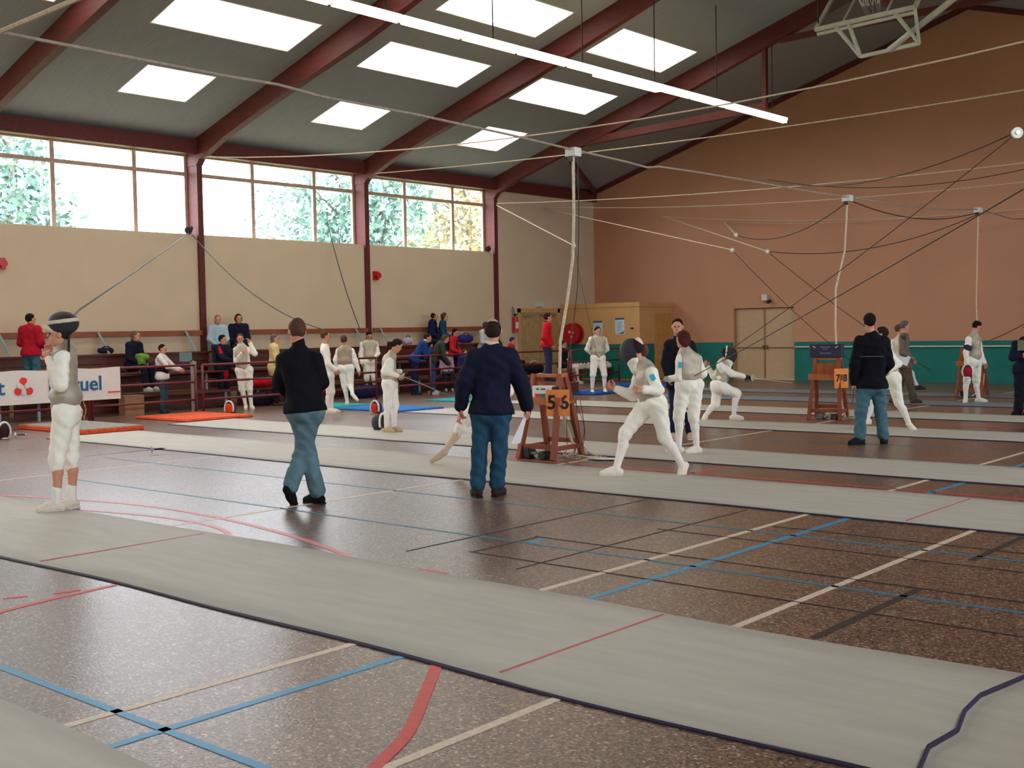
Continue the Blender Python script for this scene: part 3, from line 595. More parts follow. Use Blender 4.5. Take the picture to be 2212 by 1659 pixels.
tag(MB().tube([(-9.3, 20.2, 3.9), (-9.31, 20.1, 3), (-9.3, 19.7, 2.3), (-9.12, 19.3, 1.6), (-9.0, 19.1, 1.1), (-8.98, 19.1, .5), (-8.85, 19.1, .03)], .017, 8).obj('drop_cable', M_ROPE), 'pale cable dropping to the 7 and 8 stand', 'cable')
tag(MB().tube([(-9.3, 27.06, 4.1), (-9.3, 27.0, 3), (-9.25, 26.8, 2), (-9.1, 26.5, 1.2), (-8.9, 26.3, .5), (-8.8, 25.9, .15), (-9.0, 25.8, .03)], .014, 8).obj('drop_cable', M_ROPE), 'pale cable dropping behind the fencer holding his mask', 'cable')
for i, (a, b, s_, r_, lb) in enumerate((
    ((XL+.1, 16.1, 5.9), (XR, 16.1, 5.95), .80, .013, 'pale rope from the first post, uppermost of the ropes at the right edge'),
    ((XL+.1, 21.4, 5.97), (XR, 21.4, 6.0), .33, .013, 'pale rope from the second post, touching the end of the strip light'),
    ((XL+.1, 26.7, 5.55), (XR, 26.7, 5.5), .42, .012, 'pale rope from the last post across the end wall'),
    ((XL+.1, 29.0, 5.6), (XR, 29.0, 5.6), .65, .011, 'pale rope just below the one from the last post'),
    ((-9.3, 4.46, 4.14), (XR, 4.46, 4.3), .0, .02, 'pale rope in the top left corner'))):
    hang(sag(a, b, s_), M_ROPE, r_, lb, 'rope', 'rope')
def pxl(*q): return [at(*p) for p in q]
D1 = dist(V(-23.6, 26.7, 5.5))
for nm, pts, m_, r_, lb in (
    ('rope', [V(XL+.1, 26.7, 5.5), V(-19.39, 25, 3.92)], M_ROPE, .014, 'pale cord from the last post down to the leftmost white pulley'),
    ('rope', [V(XL+.1, 29, 5.55), V(-14.5, 25, 3.52)], M_ROPE, .012, 'pale cord down to the middle white pulley'),
    ('rope', [at(1432, 467, 37), V(-13.54, 25, 3.43)], M_ROPE, .011, 'pale cord down to the right one of the two low pulleys'),
    ('rope', [at(1562, 478, 36), V(-14.39, 25, 3.88)], M_ROPE, .011, 'short pale cord down to the topmost pulley before the end wall'),
    ('rope', sag(at(1432, 468, 37), at(2212, 452, 30), .2), M_ROPE, .010, 'thin pale rope across the end wall at the height of the third junction box'),
    ('rope', sag(at(1562, 479, 36), at(1990, 468, 31), .1), M_ROPE, .008, 'thinnest pale rope before the end wall'),
    ('body_cord', sag(V(-14.5, 25, 3.52), at(1850, 790, 27.5), .1), M_CABLE, .008, 'thin cord from the middle pulley down across the double door'),
    ('body_cord', sag(V(-13.54, 25, 3.43), at(2010, 800, 27.0), .1), M_CABLE, .008, 'thin cord from the right low pulley down past the grey sweater man'),
    ('body_cord', sag(at(1240, 531, 29), at(1290, 770, 29.2), .1), M_CABLE, .005, 'thin cord from the leftmost pulley towards the standing fencer'),
    ('body_cord', sag(at(2212, 408, 9.0), at(1500, 812, 14.9), .02), M_BLACK, .005, 'black body cord from the right edge to the back of the dark haired fencer'),
    ('body_cord', sag(at(2197, 287, 11.5), at(1512, 800, 15.3), .06), M_CABLE, .0045, 'brown body cord from the pulley at the right edge to the dark haired fencer'),
    ('body_cord', sag(at(2212, 700, 20.0), at(2125, 740, 23.3), .02), M_CABLE, .008, 'short dark cord behind the man cut off by the right edge'),
    ('dark_cable', sag(at(1590, 507, 30), V(-9.3, 20.2, 3.9), .35), M_CABLE, .010, 'dark cable from the topmost pulley to the second junction box'),
    ('dark_cable', sag(at(1658, 543, 28), V(-9.3, 27, 4.1), .35), M_CABLE, .010, 'dark cable from the right low pulley to the third junction box'),
    ('dark_cable', sag(V(-9.3, 20.2, 3.95), V(-9.3, 27, 4.15), .25), M_CABLE, .010, 'dark cable sagging between the second and third junction boxes'),
    ('dark_cable', sag(at(1640, 385, 22), at(2190, 288, 14), .35), M_CABLE, .008, 'dark cable sagging towards the pulley at the right edge'),
    ('dark_cable', sag(at(1660, 388, 24), at(2230, 362, 20), .25), M_CABLE, .008, 'dark cable sagging below the pulley at the right edge'),
    ('body_cord', [V(XL, 15.83, 4.1), at(300, 581, 20), at(172, 668, 12.2), at(150, 690, 11.2), at(148, 760, 10.95)], M_CABLE, .012, 'cord from the window sill to the back of the fencer adjusting his mask'),
    ('body_cord', sag(V(XL, 15.9, 4.05), at(700, 712, 24.0), .35), M_CABLE, .012, 'cord from the first post across the cream wall to the fencer in profile'),
    ('body_cord', sag(V(XL, 20.05, 4.6), at(778, 712, 29.8), .2), M_CABLE, .012, 'steep cord across the cream wall below the second window'),
    ('body_cord', [at(868, 812, 18.7), at(900, 824, 18.9), at(975, 856, 19.3)], M_STEEL, .005, 'long thin blade held low by the girl with the ponytail')):
    hang(pts, m_, r_, lb, nm, {'rope': 'rope'}.get(nm, 'cable' if 'blade' not in lb else 'foil'))
for p, r_, lb in ((V(-19.39, 25, 3.92), .055, 'leftmost white pulley hanging before the corner wall'), (V(-14.5, 25, 3.52), .055, 'middle white pulley before the end wall'), (V(-13.54, 25, 3.43), .05, 'white pulley right of the middle one, at the same height'),
                  (V(-14.39, 25, 3.88), .05, 'topmost white pulley before the end wall'), (at(2197, 287, 11.5), .055, 'large white pulley at the right edge high up')):
    b_ = empty('pulley', p); tag(b_, lb, 'pulley'); MB().disc((0, 0, 0), (.6, -.8, 0), r_, .035, 16).obj('wheel', M_WHITEP, b_, smooth=False); MB().disc((0, 0, 0), (.6, -.8, 0), r_*.35, .06, 10).obj('axle', M_STEEL, b_)
# folded basketball backboard
bb = empty('basketball_backboard', (-8.6, 19.4, 6.95)); L = V(*bb.location); tag(bb, 'folded white framed basketball backboard hanging at the top right', 'basketball hoop')
c0, c1 = V(-9.52, 19.4, 6.92), V(-7.72, 19.4, 6.97); t_ = V(0, .75, .75)
MB().bar(c0, c1, .07).obj('frame_bar', M_WHITEP, bb, base=L); MB().bar(c0+t_*1.1+V(0, 0, 0), c1+t_*1.1, .07).obj('frame_bar', M_WHITEP, bb, base=L)
MB().bar(c0+V(0, .07, -.07), c1+V(0, .07, -.07), .05).obj('frame_bar', M_WHITEP, bb, base=L)
for f_ in (0, .28, .72, 1): a = c0+(c1-c0)*f_; MB().bar(a, a+t_*1.1, .06 if f_ in (0, 1) else .035).obj('frame_bar', M_WHITEP, bb, base=L)
gl = MB().add([c0+t_*.03, c1+t_*.03, c1+t_*1.08, c0+t_*1.08]+[c0+t_*.03+V(0, -.01, .01), c1+t_*.03+V(0, -.01, .01), c1+t_*1.08+V(0, -.01, .01), c0+t_*1.08+V(0, -.01, .01)], [(0, 1, 2, 3), (7, 6, 5, 4), (0, 4, 5, 1), (1, 5, 6, 2), (2, 6, 7, 3), (3, 7, 4, 0)]).obj('backboard_panel', mat('smoked_acrylic', (120, 100, 96), .25, alpha=.35), bb, base=L)
u0, u1 = V(-8.86, 19.8, 6.40), V(-7.80, 19.8, 6.45)
MB().bar(u0, u1, .06).obj('support_bar', M_WHITEP, bb, base=L)
for a, b in ((c0+(c1-c0)*.2, u0), (c0+(c1-c0)*.34, u0), (c0+(c1-c0)*.8, u1), (c1, u1)): MB().bar(a, b, .05).obj('strut', M_WHITEP, bb, base=L)
MB().tube([V(-8.33, 19.78, 6.42), V(-6.95, 19.6, 7.15), V(-5.2, 19.4, 8.02)], .055, 10).obj('hoist_arm', M_WHITEP, bb, base=L, smooth=True)
MB().bar((-5.2, 19.4, 8.0), (-5.2, 19.4, roofz(-5.2)-.02), .08).obj('ceiling_post', M_WHITEP, bb, base=L)
MB().tube([(-9.52, 19.5, 7.0), (-9.52, 19.5, roofz(-9.5)-.02)], .015).tube([(-7.72, 19.5, 7.0), (-7.72, 19.5, roofz(-7.7)-.02)], .015).obj('hanging_cable', M_CABLE, bb, base=L)
rc0 = (c0+c1)/2+t_*.42+V(0, -.22, .22)
MB().tube([rc0+.225*(V(1, 0, 0)*math.cos(a)+V(0, -.7, .7)*math.sin(a)) for a in np.linspace(0, 2*math.pi, 25)], .012, 6).obj('rim', M_RED, bb, base=L)
nb = MB()
for k in range(10):
    a = 2*math.pi*k/10
    for s_ in (-1, 1): nb.tube([rc0+(.22-.09*t)*(V(1, 0, 0)*math.cos(a+s_*t*.6)+V(0, -.7, .7)*math.sin(a+s_*t*.6))+V(0, .28, -.35)*t for t in np.linspace(0, 1, 5)], .006, 4)
nb.obj('net', M_PAPER, bb, base=L)
MB().box(-8.5, -8.3, 19.9, 19.92, 7.22, 7.4).obj('rim_bracket', M_RED, bb, base=L)
# ------------------------------------------------------------------ outside: ground, trees
g_ = mat('outside_grass', (120, 128, 96), .9, var=.2, scale=1)
struct(MB().box(-120, XL-.6, -90, 120, -.5, -.3).obj('floor_outside_left', g_)); struct(MB().box(XR+.6, 80, -90, 120, -.5, -.3).obj('floor_outside_right', g_))
M_LEAF = [mat('tree_leaves_blue_green', (112, 140, 130), .6, var=.35, scale=1.2), mat('tree_leaves_olive', (134, 148, 120), .6, var=.35, scale=1.2), mat('tree_leaves_autumn', (156, 146, 112), .6, var=.35, scale=1.2)]
M_BARK = mat('tree_bark', (104, 92, 84), .9)
def tree(x, y, h, wd, dens, mi, label):
    root = empty('tree', (x, y, -.3)); tag(root, label, 'tree', 'trees behind the windows')
    MB().tube([(0, 0, 0), (.1, .1, h*.5), (0, 0, h*.85)], .22, 8, .06).obj('trunk', M_BARK, root)
    bm_ = MB()
    for k in range(6): a = k*1.05; bm_.tube([(0, 0, h*(.3+.08*k)), (wd*.35*math.cos(a), wd*.35*math.sin(a), h*(.42+.08*k))], .07, 5, .02)
    bm_.obj('branches', M_BARK, root)
    n = int(2600*dens); cl = rng.normal(0, 1, (26, 3)); cl /= np.linalg.norm(cl, axis=1)[:, None]; cl *= rng.uniform(.3, 1, (26, 1))
    ci = rng.integers(0, 26, n); P = cl[ci]+rng.normal(0, .17, (n, 3)); P = P*V(wd*.5, wd*.5, h*.36)+V(0, 0, h*.60)
    a = rng.normal(0, 1, (n, 3)); a /= np.linalg.norm(a, axis=1)[:, None]; b = np.cross(a, rng.normal(0, 1, (n, 3))); b /= np.linalg.norm(b, axis=1)[:, None]
    s_ = rng.uniform(.10, .22, (n, 1)); vs = np.stack([P-a*s_, P-b*s_*.5, P+a*s_, P+b*s_*.5], 1).reshape(-1, 3)
    me = bpy.data.meshes.new('foliage'); me.from_pydata(vs.tolist(), [], [(4*i, 4*i+1, 4*i+2, 4*i+3) for i in range(n)]); me.materials.append(M_LEAF[mi])
    o = bpy.data.objects.new('foliage', me); COL.objects.link(o); o.parent = root; o['kind'] = 'stuff'
def thru(px, X): d = ray(px, 450); return CAMP[1]+d[1]*X/d[0]
for px, X, h, wd, dn, mi, lb in ((20, -38, 12, 4.2, 1.0, 0, 'blue green tree filling the leftmost window pane'), (-120, -34, 11, 5, 1, 0, 'tree beyond the left edge of the first window'),
    (690, -56, 13, 8, 1.3, 0, 'tree behind the middle pane of the second window'), (742, -38, 11, 3.8, 1.0, 0, 'tree behind the right pane of the second window'), (818, -34, 12, 3.8, 1.2, 0, 'dark tree at the second post'),
    (875, -56, 14, 7, .8, 1, 'thin tree behind the left pane of the last window'), (940, -45, 12, 5, .45, 1, 'sparse tree with bright gaps in the last window'), (1010, -36, 11, 5, .9, 2, 'tree with yellowing leaves in the last window'), (1080, -40, 12, 6, 1, 1, 'tree behind the last post'), (640, -60, 12, 9, .6, 0, 'far tree in the second window')):
    tree(X, thru(px, X), h, wd, dn, mi, lb)

# ------------------------------------------------------------------ people: signed distance fields -> surface nets
def nrm(v): return v/(np.linalg.norm(v)+1e-9)
class Field:
    """smooth union of round cones and ellipsoids, evaluated only near each primitive"""
    def __init__(s, k=.025): s.p = []; s.cut = []; s.k = k; s.wr = None
    def rc(s, a, b, ra, rb, n=None, sc=1.0, k=None): s.p.append(('c', V(*a), V(*b), ra, rb, None if n is None else nrm(V(*n)), sc, k)); return s
    def el(s, c, r, ax, k=None): s.p.append(('e', V(*c), V(*r), ax, k)); return s
    def sub(s, c, n): s.cut.append((V(*c), nrm(V(*n)))); return s     # keep the side n points away from
    def mesh(s, h, it=1):
        lo, hi = np.full(3, 1e9), np.full(3, -1e9)
        for p in s.p:
            if p[0] == 'c': r = max(p[3], p[4]); q = [p[1]-r, p[2]-r, p[1]+r, p[2]+r]
            else: r = p[2].max(); q = [p[1]-r, p[1]+r]
            lo = np.minimum(lo, np.min(q, 0)); hi = np.maximum(hi, np.max(q, 0))
        lo -= 3*h+.02; hi += 3*h+.02; n = np.ceil((hi-lo)/h).astype(int)+1
        ax = [lo[i]+h*np.arange(n[i]) for i in range(3)]; F = np.full(n, 1.0, np.float32)
        for p in s.p:
            k = p[-1] or s.k; pad = k*1.5+2.5*h
            if p[0] == 'c': r = max(p[3], p[4]); a, b = np.minimum(p[1], p[2])-r-pad, np.maximum(p[1], p[2])+r+pad
            else: r = p[2].max(); a, b = p[1]-r-pad, p[1]+r+pad
            i0 = np.maximum(((a-lo)/h).astype(int), 0); i1 = np.minimum(((b-lo)/h).astype(int)+2, n); sl = tuple(slice(i0[i], i1[i]) for i in range(3))
            X = np.stack(np.meshgrid(*[ax[i][sl[i]] for i in range(3)], indexing='ij'), -1)
            if p[0] == 'c':
                A, B, ra, rb, nn, sc = p[1:7]; Q = X-A; D = B-A
                if nn is not None and sc != 1: Q = Q+(Q@nn)[..., None]*nn*(sc-1); D = D+(D@nn)*nn*(sc-1)
                t = np.clip((Q@D)/(D@D+1e-9), 0, 1); d = np.linalg.norm(Q-t[..., None]*D, axis=-1)-(ra+(rb-ra)*t)
                if sc > 1: d = d/(1+(sc-1)*.35)
            else:
                Q = (X-p[1])@np.array(p[3]).T; rr = p[2]; k0 = np.linalg.norm(Q/rr, axis=-1); k1 = np.linalg.norm(Q/rr**2, axis=-1)+1e-9; d = k0*(k0-1)/k1
            G_ = F[sl]; hh = np.clip(.5+.5*(G_-d)/k, 0, 1); F[sl] = G_*(1-hh)+d*hh-k*hh*(1-hh)
        if s.cut or s.wr:
            X = np.stack(np.meshgrid(*ax, indexing='ij'), -1)
            if s.wr:
                amp, fr = s.wr; u = X@V(.5, .6, .62); v = X@V(-.7, .5, .3)
                F = F+amp*(np.sin(fr*(u+.03*np.sin(23*v+3*X[..., 0]))+2.2*np.sin(fr*.31*v+X[..., 2]*7))*.7+.5*np.sin(fr*.53*(v-u)+1.7*np.sin(11*X[..., 2])))*np.clip(1-np.abs(F)/.08, 0, 1)
            for c, nn in s.cut: F = np.maximum(F, (X-c)@nn)
        return snets(F, lo, h, it)
def snets(F, lo, h, it=1):
    S = F < 0; n = F.shape; cn = tuple(k-1 for k in n)
    pos = np.zeros(cn+(3,), np.float32); cnt = np.zeros(cn, np.float32)
    C8 = [(i, j, k) for i in (0, 1) for j in (0, 1) for k in (0, 1)]
    def sub(A, o): return A[o[0]:o[0]+cn[0], o[1]:o[1]+cn[1], o[2]:o[2]+cn[2]]
    for a in C8:
        for d in range(3):
            if a[d] == 0:
                b = list(a); b[d] = 1; Fa, Fb = sub(F, a), sub(F, b); m = sub(S, a) != sub(S, b)
                t = np.where(m, Fa/np.where(m, Fa-Fb, 1), 0); cnt += m
                for e in range(3): pos[..., e] += np.where(m, a[e]+(t if e == d else 0), 0)
    act = cnt > 0; idx = np.full(cn, -1); idx[act] = np.arange(act.sum())
    I = np.argwhere(act); vs = (I+pos[act]/cnt[act][:, None])*h+lo
    fs = []
    for d in range(3):
        e, f = [(1, 2), (2, 0), (0, 1)][d]; sa = [slice(1, -1)]*3; sb = [slice(1, -1)]*3; sa[d] = slice(0, n[d]-1); sb[d] = slice(1, n[d])
        A, B = S[tuple(sa)], S[tuple(sb)]; W = np.argwhere(A != B)
        if not len(W): continue
        off = np.array([1, 1, 1]); off[d] = 0; P = W+off; g = A[tuple(W.T)]
        def c(de, df): Q = P.copy(); Q[:, e] += de; Q[:, f] += df; return idx[tuple(Q.T)]
        q = np.stack([c(-1, -1), c(0, -1), c(0, 0), c(-1, 0)], 1); q[~g] = q[~g][:, ::-1]; fs.append(q)
    fs = np.concatenate(fs); fs = fs[(fs >= 0).all(1)]
    for _ in range(it):
        acc = np.zeros_like(vs); c_ = np.zeros(len(vs))
        for a, b in ((0, 1), (1, 2), (2, 3), (3, 0)):
            np.add.at(acc, fs[:, a], vs[fs[:, b]]); np.add.at(acc, fs[:, b], vs[fs[:, a]]); np.add.at(c_, fs[:, a], 1); np.add.at(c_, fs[:, b], 1)
        vs = vs*.45+acc/np.maximum(c_, 1)[:, None]*.55
    return vs, fs
def qmesh(name, parts, m, parent, base):
    vs = np.concatenate([p[0] for p in parts])-base; o_ = 0; fs = []
    for p in parts: fs.append(p[1]+o_); o_ += len(p[0])
    fs = np.concatenate(fs); me = bpy.data.meshes.new(name)
    me.vertices.add(len(vs)); me.vertices.foreach_set('co', vs.astype(np.float32).ravel())
    me.loops.add(fs.size); me.loops.foreach_set('vertex_index', fs.astype(np.int32).ravel())
    me.polygons.add(len(fs)); me.polygons.foreach_set('loop_start', np.arange(0, fs.size, 4, dtype=np.int32)); me.polygons.foreach_set('use_smooth', np.ones(len(fs), bool))
    me.update(calc_edges=True); me.materials.append(m)
    o = bpy.data.objects.new(name, me); COL.objects.link(o); o.parent = parent; return o
ZUP = V(0, 0, 1)
def azim(p, a):                                   # horizontal direction: 0 away from the viewer, 90 to image right
    f = V(p[0], p[1], 0); f = nrm(f); r_ = V(f[1], -f[0], 0); a = math.radians(a); return f*math.cos(a)+r_*math.sin(a)
def pose(base, H, face, arms=('down', 'down'), legs='stand', seat=.45, lean=0, tw=0):
    s = H/1.75; f = azim(base, face); l = V(f[1], -f[0], 0); B = V(*base)
    def W(x, y, z): return B+(l*x+f*y+ZUP*z)*s
    J = {}; hz, hy = .93, 0
    if legs == 'sit': hz = seat/s+.10; hy = -.42
    for sg, k in ((-1, 'L'), (1, 'R')):
        if legs == 'stand': J['an'+k] = W(.10*sg, 0, .09); J['kn'+k] = W(.10*sg, .02, .50)
        elif legs == 'wide': J['an'+k] = W(.17*sg, 0, .09); J['kn'+k] = W(.15*sg, .04, .50)
        elif legs == 'walk': J['an'+k] = W(.08*sg, .26*sg, .09+(.06 if sg < 0 else 0)); J['kn'+k] = W(.09*sg, .12*sg+.06, .50)
        elif legs == 'sit': J['an'+k] = W(.12*sg, .06, max(.09, .0)); J['kn'+k] = W(.13*sg, .0, seat/s+.07)
        J['hp'+k] = W(.085*sg, hy, hz)
    ca, sa = math.cos(math.radians(lean)), math.sin(math.radians(lean))
    def U(x, y, z): z -= .93; return W(x, hy+y*ca+z*sa, hz+z*ca-y*sa)
    J['neck'] = U(0, -.01, 1.475); J['head'] = U(0, .025, 1.63)
    AR = {'down': ((.235, -.02, 1.14), (.24, .06, .90)), 'back': ((.27, -.10, 1.16), (.07, -.17, .98)), 'front': ((.25, .0, 1.15), (.09, .22, 1.07)), 'fold': ((.26, .06, 1.17), (-.02, .24, 1.18)),
          'chin': ((.2, .20, 1.16), (.05, .22, 1.43)), 'headside': ((.34, .10, 1.32), (.15, .08, 1.58)), 'chest': ((.24, .05, 1.15), (.05, .19, 1.33)), 'rail': ((.22, .22, 1.17), (.12, .45, 1.10)), 'lap': ((.23, .05, 1.13), (.10, .30, 1.03)),
          'pocket': ((.29, -.06, 1.13), (.19, .08, .95)), 'reach': ((.26, .25, 1.25), (.22, .5, 1.2))}
    for sg, k, a in ((-1, 'L', arms[0]), (1, 'R', arms[1])):
        J['sh'+k] = U(.172*sg, -.01, 1.42); e, w_ = AR[a]; J['el'+k] = U(e[0]*sg, e[1], e[2]); J['wr'+k] = U(w_[0]*sg, w_[1], w_[2])
    return J
def hand(wr, d, n, curl, s, h, side):
    """palm, four unequal bent fingers and a thumb leaving the side of the palm"""
    d = nrm(d); n = nrm(n-d*(n@d)); t = np.cross(d, n)*side; F = Field(.006)
    F.rc(wr-d*.02*s, wr+d*.03*s, .024*s, .028*s, n, 1.5); F.rc(wr+d*.035*s-t*.014*s, wr+d*.085*s-t*.022*s, .021*s, .018*s, n, 1.3); F.rc(wr+d*.035*s+t*.014*s, wr+d*.085*s+t*.022*s, .021*s, .018*s, n, 1.3)
    for i, L_ in enumerate((.072, .080, .074, .058)):
        p = wr+d*.088*s+t*(.030-.020*i)*s; a = 0; q = nrm(d+t*(.12-.08*i)); r = (.0088, .009, .0086, .0078)[i]*s
        for j, fr in enumerate((.45, .3, .25)):
            a += curl*(.7, 1.0, .7)[j]; v = q*math.cos(a)+n*math.sin(a); p2 = p+v*L_*fr*s; F.rc(p, p2, r, r*.92, k=.004); p = p2; r *= .92
    p = wr+d*.03*s+t*.026*s; a1 = nrm(d*.6+t*.75+n*.3); p2 = p+a1*.045*s; F.rc(p, p2, .0125*s, .0105*s); F.rc(p2, p2+nrm(d+t*.15+n*.5*max(curl, .2))*.035*s, .0105*s, .009*s, k=.005)
    return F.mesh(h)
def dome(c, f, u, r, hr, back, h, th=.0):
    """open fencing mask cage: an elongated dome in front of the face"""
    l = np.cross(f, u); F = Field(.03); ax = [l, f, u]
    F.el(c+f*.035*r-u*.0*r, V(.098, .135, .150)*r+th, ax); F.rc(c+f*.10*r+u*.02*r, c+f*.085*r-u*.10*r, .050*r+th, .045*r+th); F.sub(c-f*back*r+u*0, -(f*.9+u*.15))
    return F
HAIRC = {'dark': (44, 30, 28), 'brown': (88, 60, 46), 'black': (28, 22, 24), 'light': (150, 116, 82), 'grey': (104, 92, 84), 'auburn': (74, 34, 32)}
def person(label, J, face, q=.016, look=None, nod=0, skin=None, hair='short', hc='dark', top=None, sleeve='long', fit=.012, hem=.10, bottom=('trousers', (60, 90, 120)), sock=None, shoe=(40, 40, 44), vest=None, mask=None,
           gloves=None, H=1.75, extra=None, group=None, curl=.55, belly=0, snap=True, collar=None, nohead=False, bib=(236, 228, 214), back=None):
    s = H/1.75; J = {k: V(*v) for k, v in J.items()}
    for k in 'LR':
        if snap and J['an'+k][2] < .3: J['an'+k][2] = .085*s
    root_p = V((J['anL'][0]+J['anR'][0])/2, (J['anL'][1]+J['anR'][1])/2, 0 if snap else min(J['anL'][2], J['anR'][2])-.085*s)
    if snap == 'sit': root_p[2] = 0
    root = empty('person', root_p); tag(root, label, 'person', group); B = root_p; f = azim(J['head'], face); lk = azim(J['head'], face if look is None else look)
    mh = (J['hpL']+J['hpR'])/2; ms = (J['shL']+J['shR'])/2; up = nrm(ms-mh); n = nrm(f-up*(f@up)); lat = np.cross(n, up)
    nd = math.radians(nod); hf = lk*math.cos(nd)-ZUP*math.sin(nd); hu = ZUP*math.cos(nd)+lk*math.sin(nd); hl = np.cross(hf, hu); HX = [hl, hf, hu]; hd = J['head']; nk = J['neck']
    Fb = Field(.022)
    if not nohead:
        Fb.el(hd+(hu*.020-hf*.012)*s, V(.074, .093, .096)*s, HX); Fb.el(hd+(hf*.018-hu*.052)*s, V(.056, .066, .066)*s, HX); Fb.rc(hd+(hf*.05-hu*.095)*s, hd+(hf*.062-hu*.088)*s, .024*s, .02*s)
        Fb.rc(hd+(hf*.082+hu*.012)*s, hd+(hf*.102-hu*.024)*s, .008*s, .0135*s, k=.01); Fb.rc(hd+(hf*.07+hu*.022-hl*.03)*s, hd+(hf*.07+hu*.022+hl*.03)*s, .014*s, .014*s, k=.012)
        for sg in (-1, 1): Fb.el(hd+(hl*.080*sg-hu*.008-hf*.008)*s, V(.013, .020, .032)*s, HX, k=.006)
    Fb.rc(nk-up*.05*s, hd-(hu*.07+hf*.012)*s, .060*s, .052*s)
    Fb.rc(ms+up*.012*s, J['shL']-up*.012*s, .062*s, .054*s, k=.04); Fb.rc(ms+up*.012*s, J['shR']-up*.012*s, .062*s, .054*s, k=.04); Fb.rc(nk-up*.02*s, ms+lat*.09*s, .05*s, .05*s, k=.03); Fb.rc(nk-up*.02*s, ms-lat*.09*s, .05*s, .05*s, k=.03)
    for sg in (-1, 1): Fb.rc(ms-up*.09*s+lat*.065*sg*s, mh+up*.14*s+lat*.045*sg*s, .098*s, (.082+belly*.3)*s, n, 1.18, k=.04)
    Fb.rc(mh+up*.13*s, mh+up*.02*s, (.115+belly)*s, .12*s, n, 1.1, k=.05); Fb.rc(J['hpL'], J['hpR'], .095*s, .095*s, k=.04); Fb.rc(mh+lat*.05*s-n*.03*s, mh-lat*.05*s-n*.03*s, .10*s, .10*s, k=.04)
    for k in 'LR':
        Fb.rc(J['sh'+k], J['el'+k], .050*s, .038*s); Fb.rc(J['el'+k], J['wr'+k], .040*s, .026*s, k=.015)
        Fb.rc(J['hp'+k], J['kn'+k], .080*s, .046*s); e = J['kn'+k]+(J['an'+k]-J['kn'+k])*.3-n*.012*s; Fb.rc(J['kn'+k], e, .045*s, .050*s); Fb.rc(e, J['an'+k], .050*s, .032*s)
    parts = [Fb.mesh(q)]
    hq = .0065 if q < .014 else (.009 if q < .018 else .012)
    HD = {}
    for k, sd in (('L', 1), ('R', -1)):
        d = nrm(J['wr'+k]-J['el'+k]); inward = (ms+mh)/2-J['wr'+k]; inward = nrm(inward-d*(inward@d)); HD[k] = (J['wr'+k], d, inward)
        hp = hand(J['wr'+k], d, inward, curl, s, hq, sd)
        if gloves and k in gloves: qmesh('glove', [hand(J['wr'+k], d, inward, curl, s*1.15, hq, sd)], cloth(gloves[k]), root, B)
        else: parts.append(hp)
    body = qmesh('body', parts, M_SKIN if skin is None else mat('skin_tone', skin, .55, var=.05, scale=12, spec=.3), root, B)
    if not nohead and mask is None:
        for sg in (-1, 1): MB().ball(hd+(hl*.030*sg+hf*.082+hu*.002)*s, .0115*s, 8).obj('eye', M_EYE, root, base=B)
        MB().ball(hd+(hf*.083-hu*.052)*s, .02*s, 8, (1, .5, .35)).obj('mouth', M_MOUTH, root, base=B)
    # hair
    if hair and not nohead:
        h_ = Field(.012); c = hd+(hu*.030-hf*.020)*s; q2 = min(q, .014)
        if hair == 'bald': h_.el(hd+(hu*.012-hf*.018)*s, V(.082, .100, .096)*s, HX); h_.sub(hd+hf*.03*s, hf); h_.sub(hd+(hu*.088-hf*.03)*s, hu+hf*.25)
        else:
            h_.el(c, V(.082, .103, .099)*s, HX)
            if hair == 'bob': h_.el(hd-(hf*.03+hu*.015)*s, V(.102, .092, .115)*s, HX)
            if hair == 'long': h_.rc(hd-(hf*.05+hu*.02)*s, nk-(n*.07+up*.08)*s, .078*s, .05*s, hl*0+n, 1.5)
            if hair in ('pony', 'tuft'): h_.rc(hd-hf*.09*s, hd-(hf*.15+hu*.035)*s, .03*s, .038*s); h_.rc(hd-(hf*.15+hu*.035)*s, hd-(hf*.155+hu*(.14 if hair == 'pony' else .06))*s, .036*s, .014*s)
            h_.wr = (.004*s, 60); h_.sub(hd+(hf*.040+hu*.045)*s, hf*1.0-hu*.62)
        qmesh('hair', [h_.mesh(q2)], cloth(HAIRC.get(hc, hc)), root, B)
    # garments
    def limb(F, a, b, ra, rb, k=.02): F.rc(a, b, ra, rb, k=k)
    if bottom:
        kind, col = bottom; F = Field(.03); F.wr = (.0065*s, 58); o = {'trousers': .024, 'breeches': .026, 'slim': .012}[kind]
        F.rc(mh+up*.11*s, mh, (.122+belly)*s, .130*s, n, 1.1, k=.04); F.rc(J['hpL'], J['hpR'], (.095+o)*s, (.095+o)*s, k=.04); F.rc(mh+lat*.05*s-n*.03*s, mh-lat*.05*s-n*.03*s, (.10+o*.6)*s, (.10+o*.6)*s, k=.04)
        for k in 'LR':
            kn, an, hp_ = J['kn'+k], J['an'+k], J['hp'+k]
            if kind == 'breeches': limb(F, hp_, kn, (.088+o)*s, (.052+o)*s, .03); F.rc(kn, kn+(an-kn)*.20, (.056+o*.6)*s, (.060)*s)
            else: limb(F, hp_, kn, (.084+o)*s, (.053+o)*s, .03); F.rc(kn, kn+(an-kn)*.9, (.053+o)*s, (.044+o*1.4)*s)
        qmesh('breeches' if kind == 'breeches' else 'trousers', [F.mesh(q)], cloth(col), root, B)
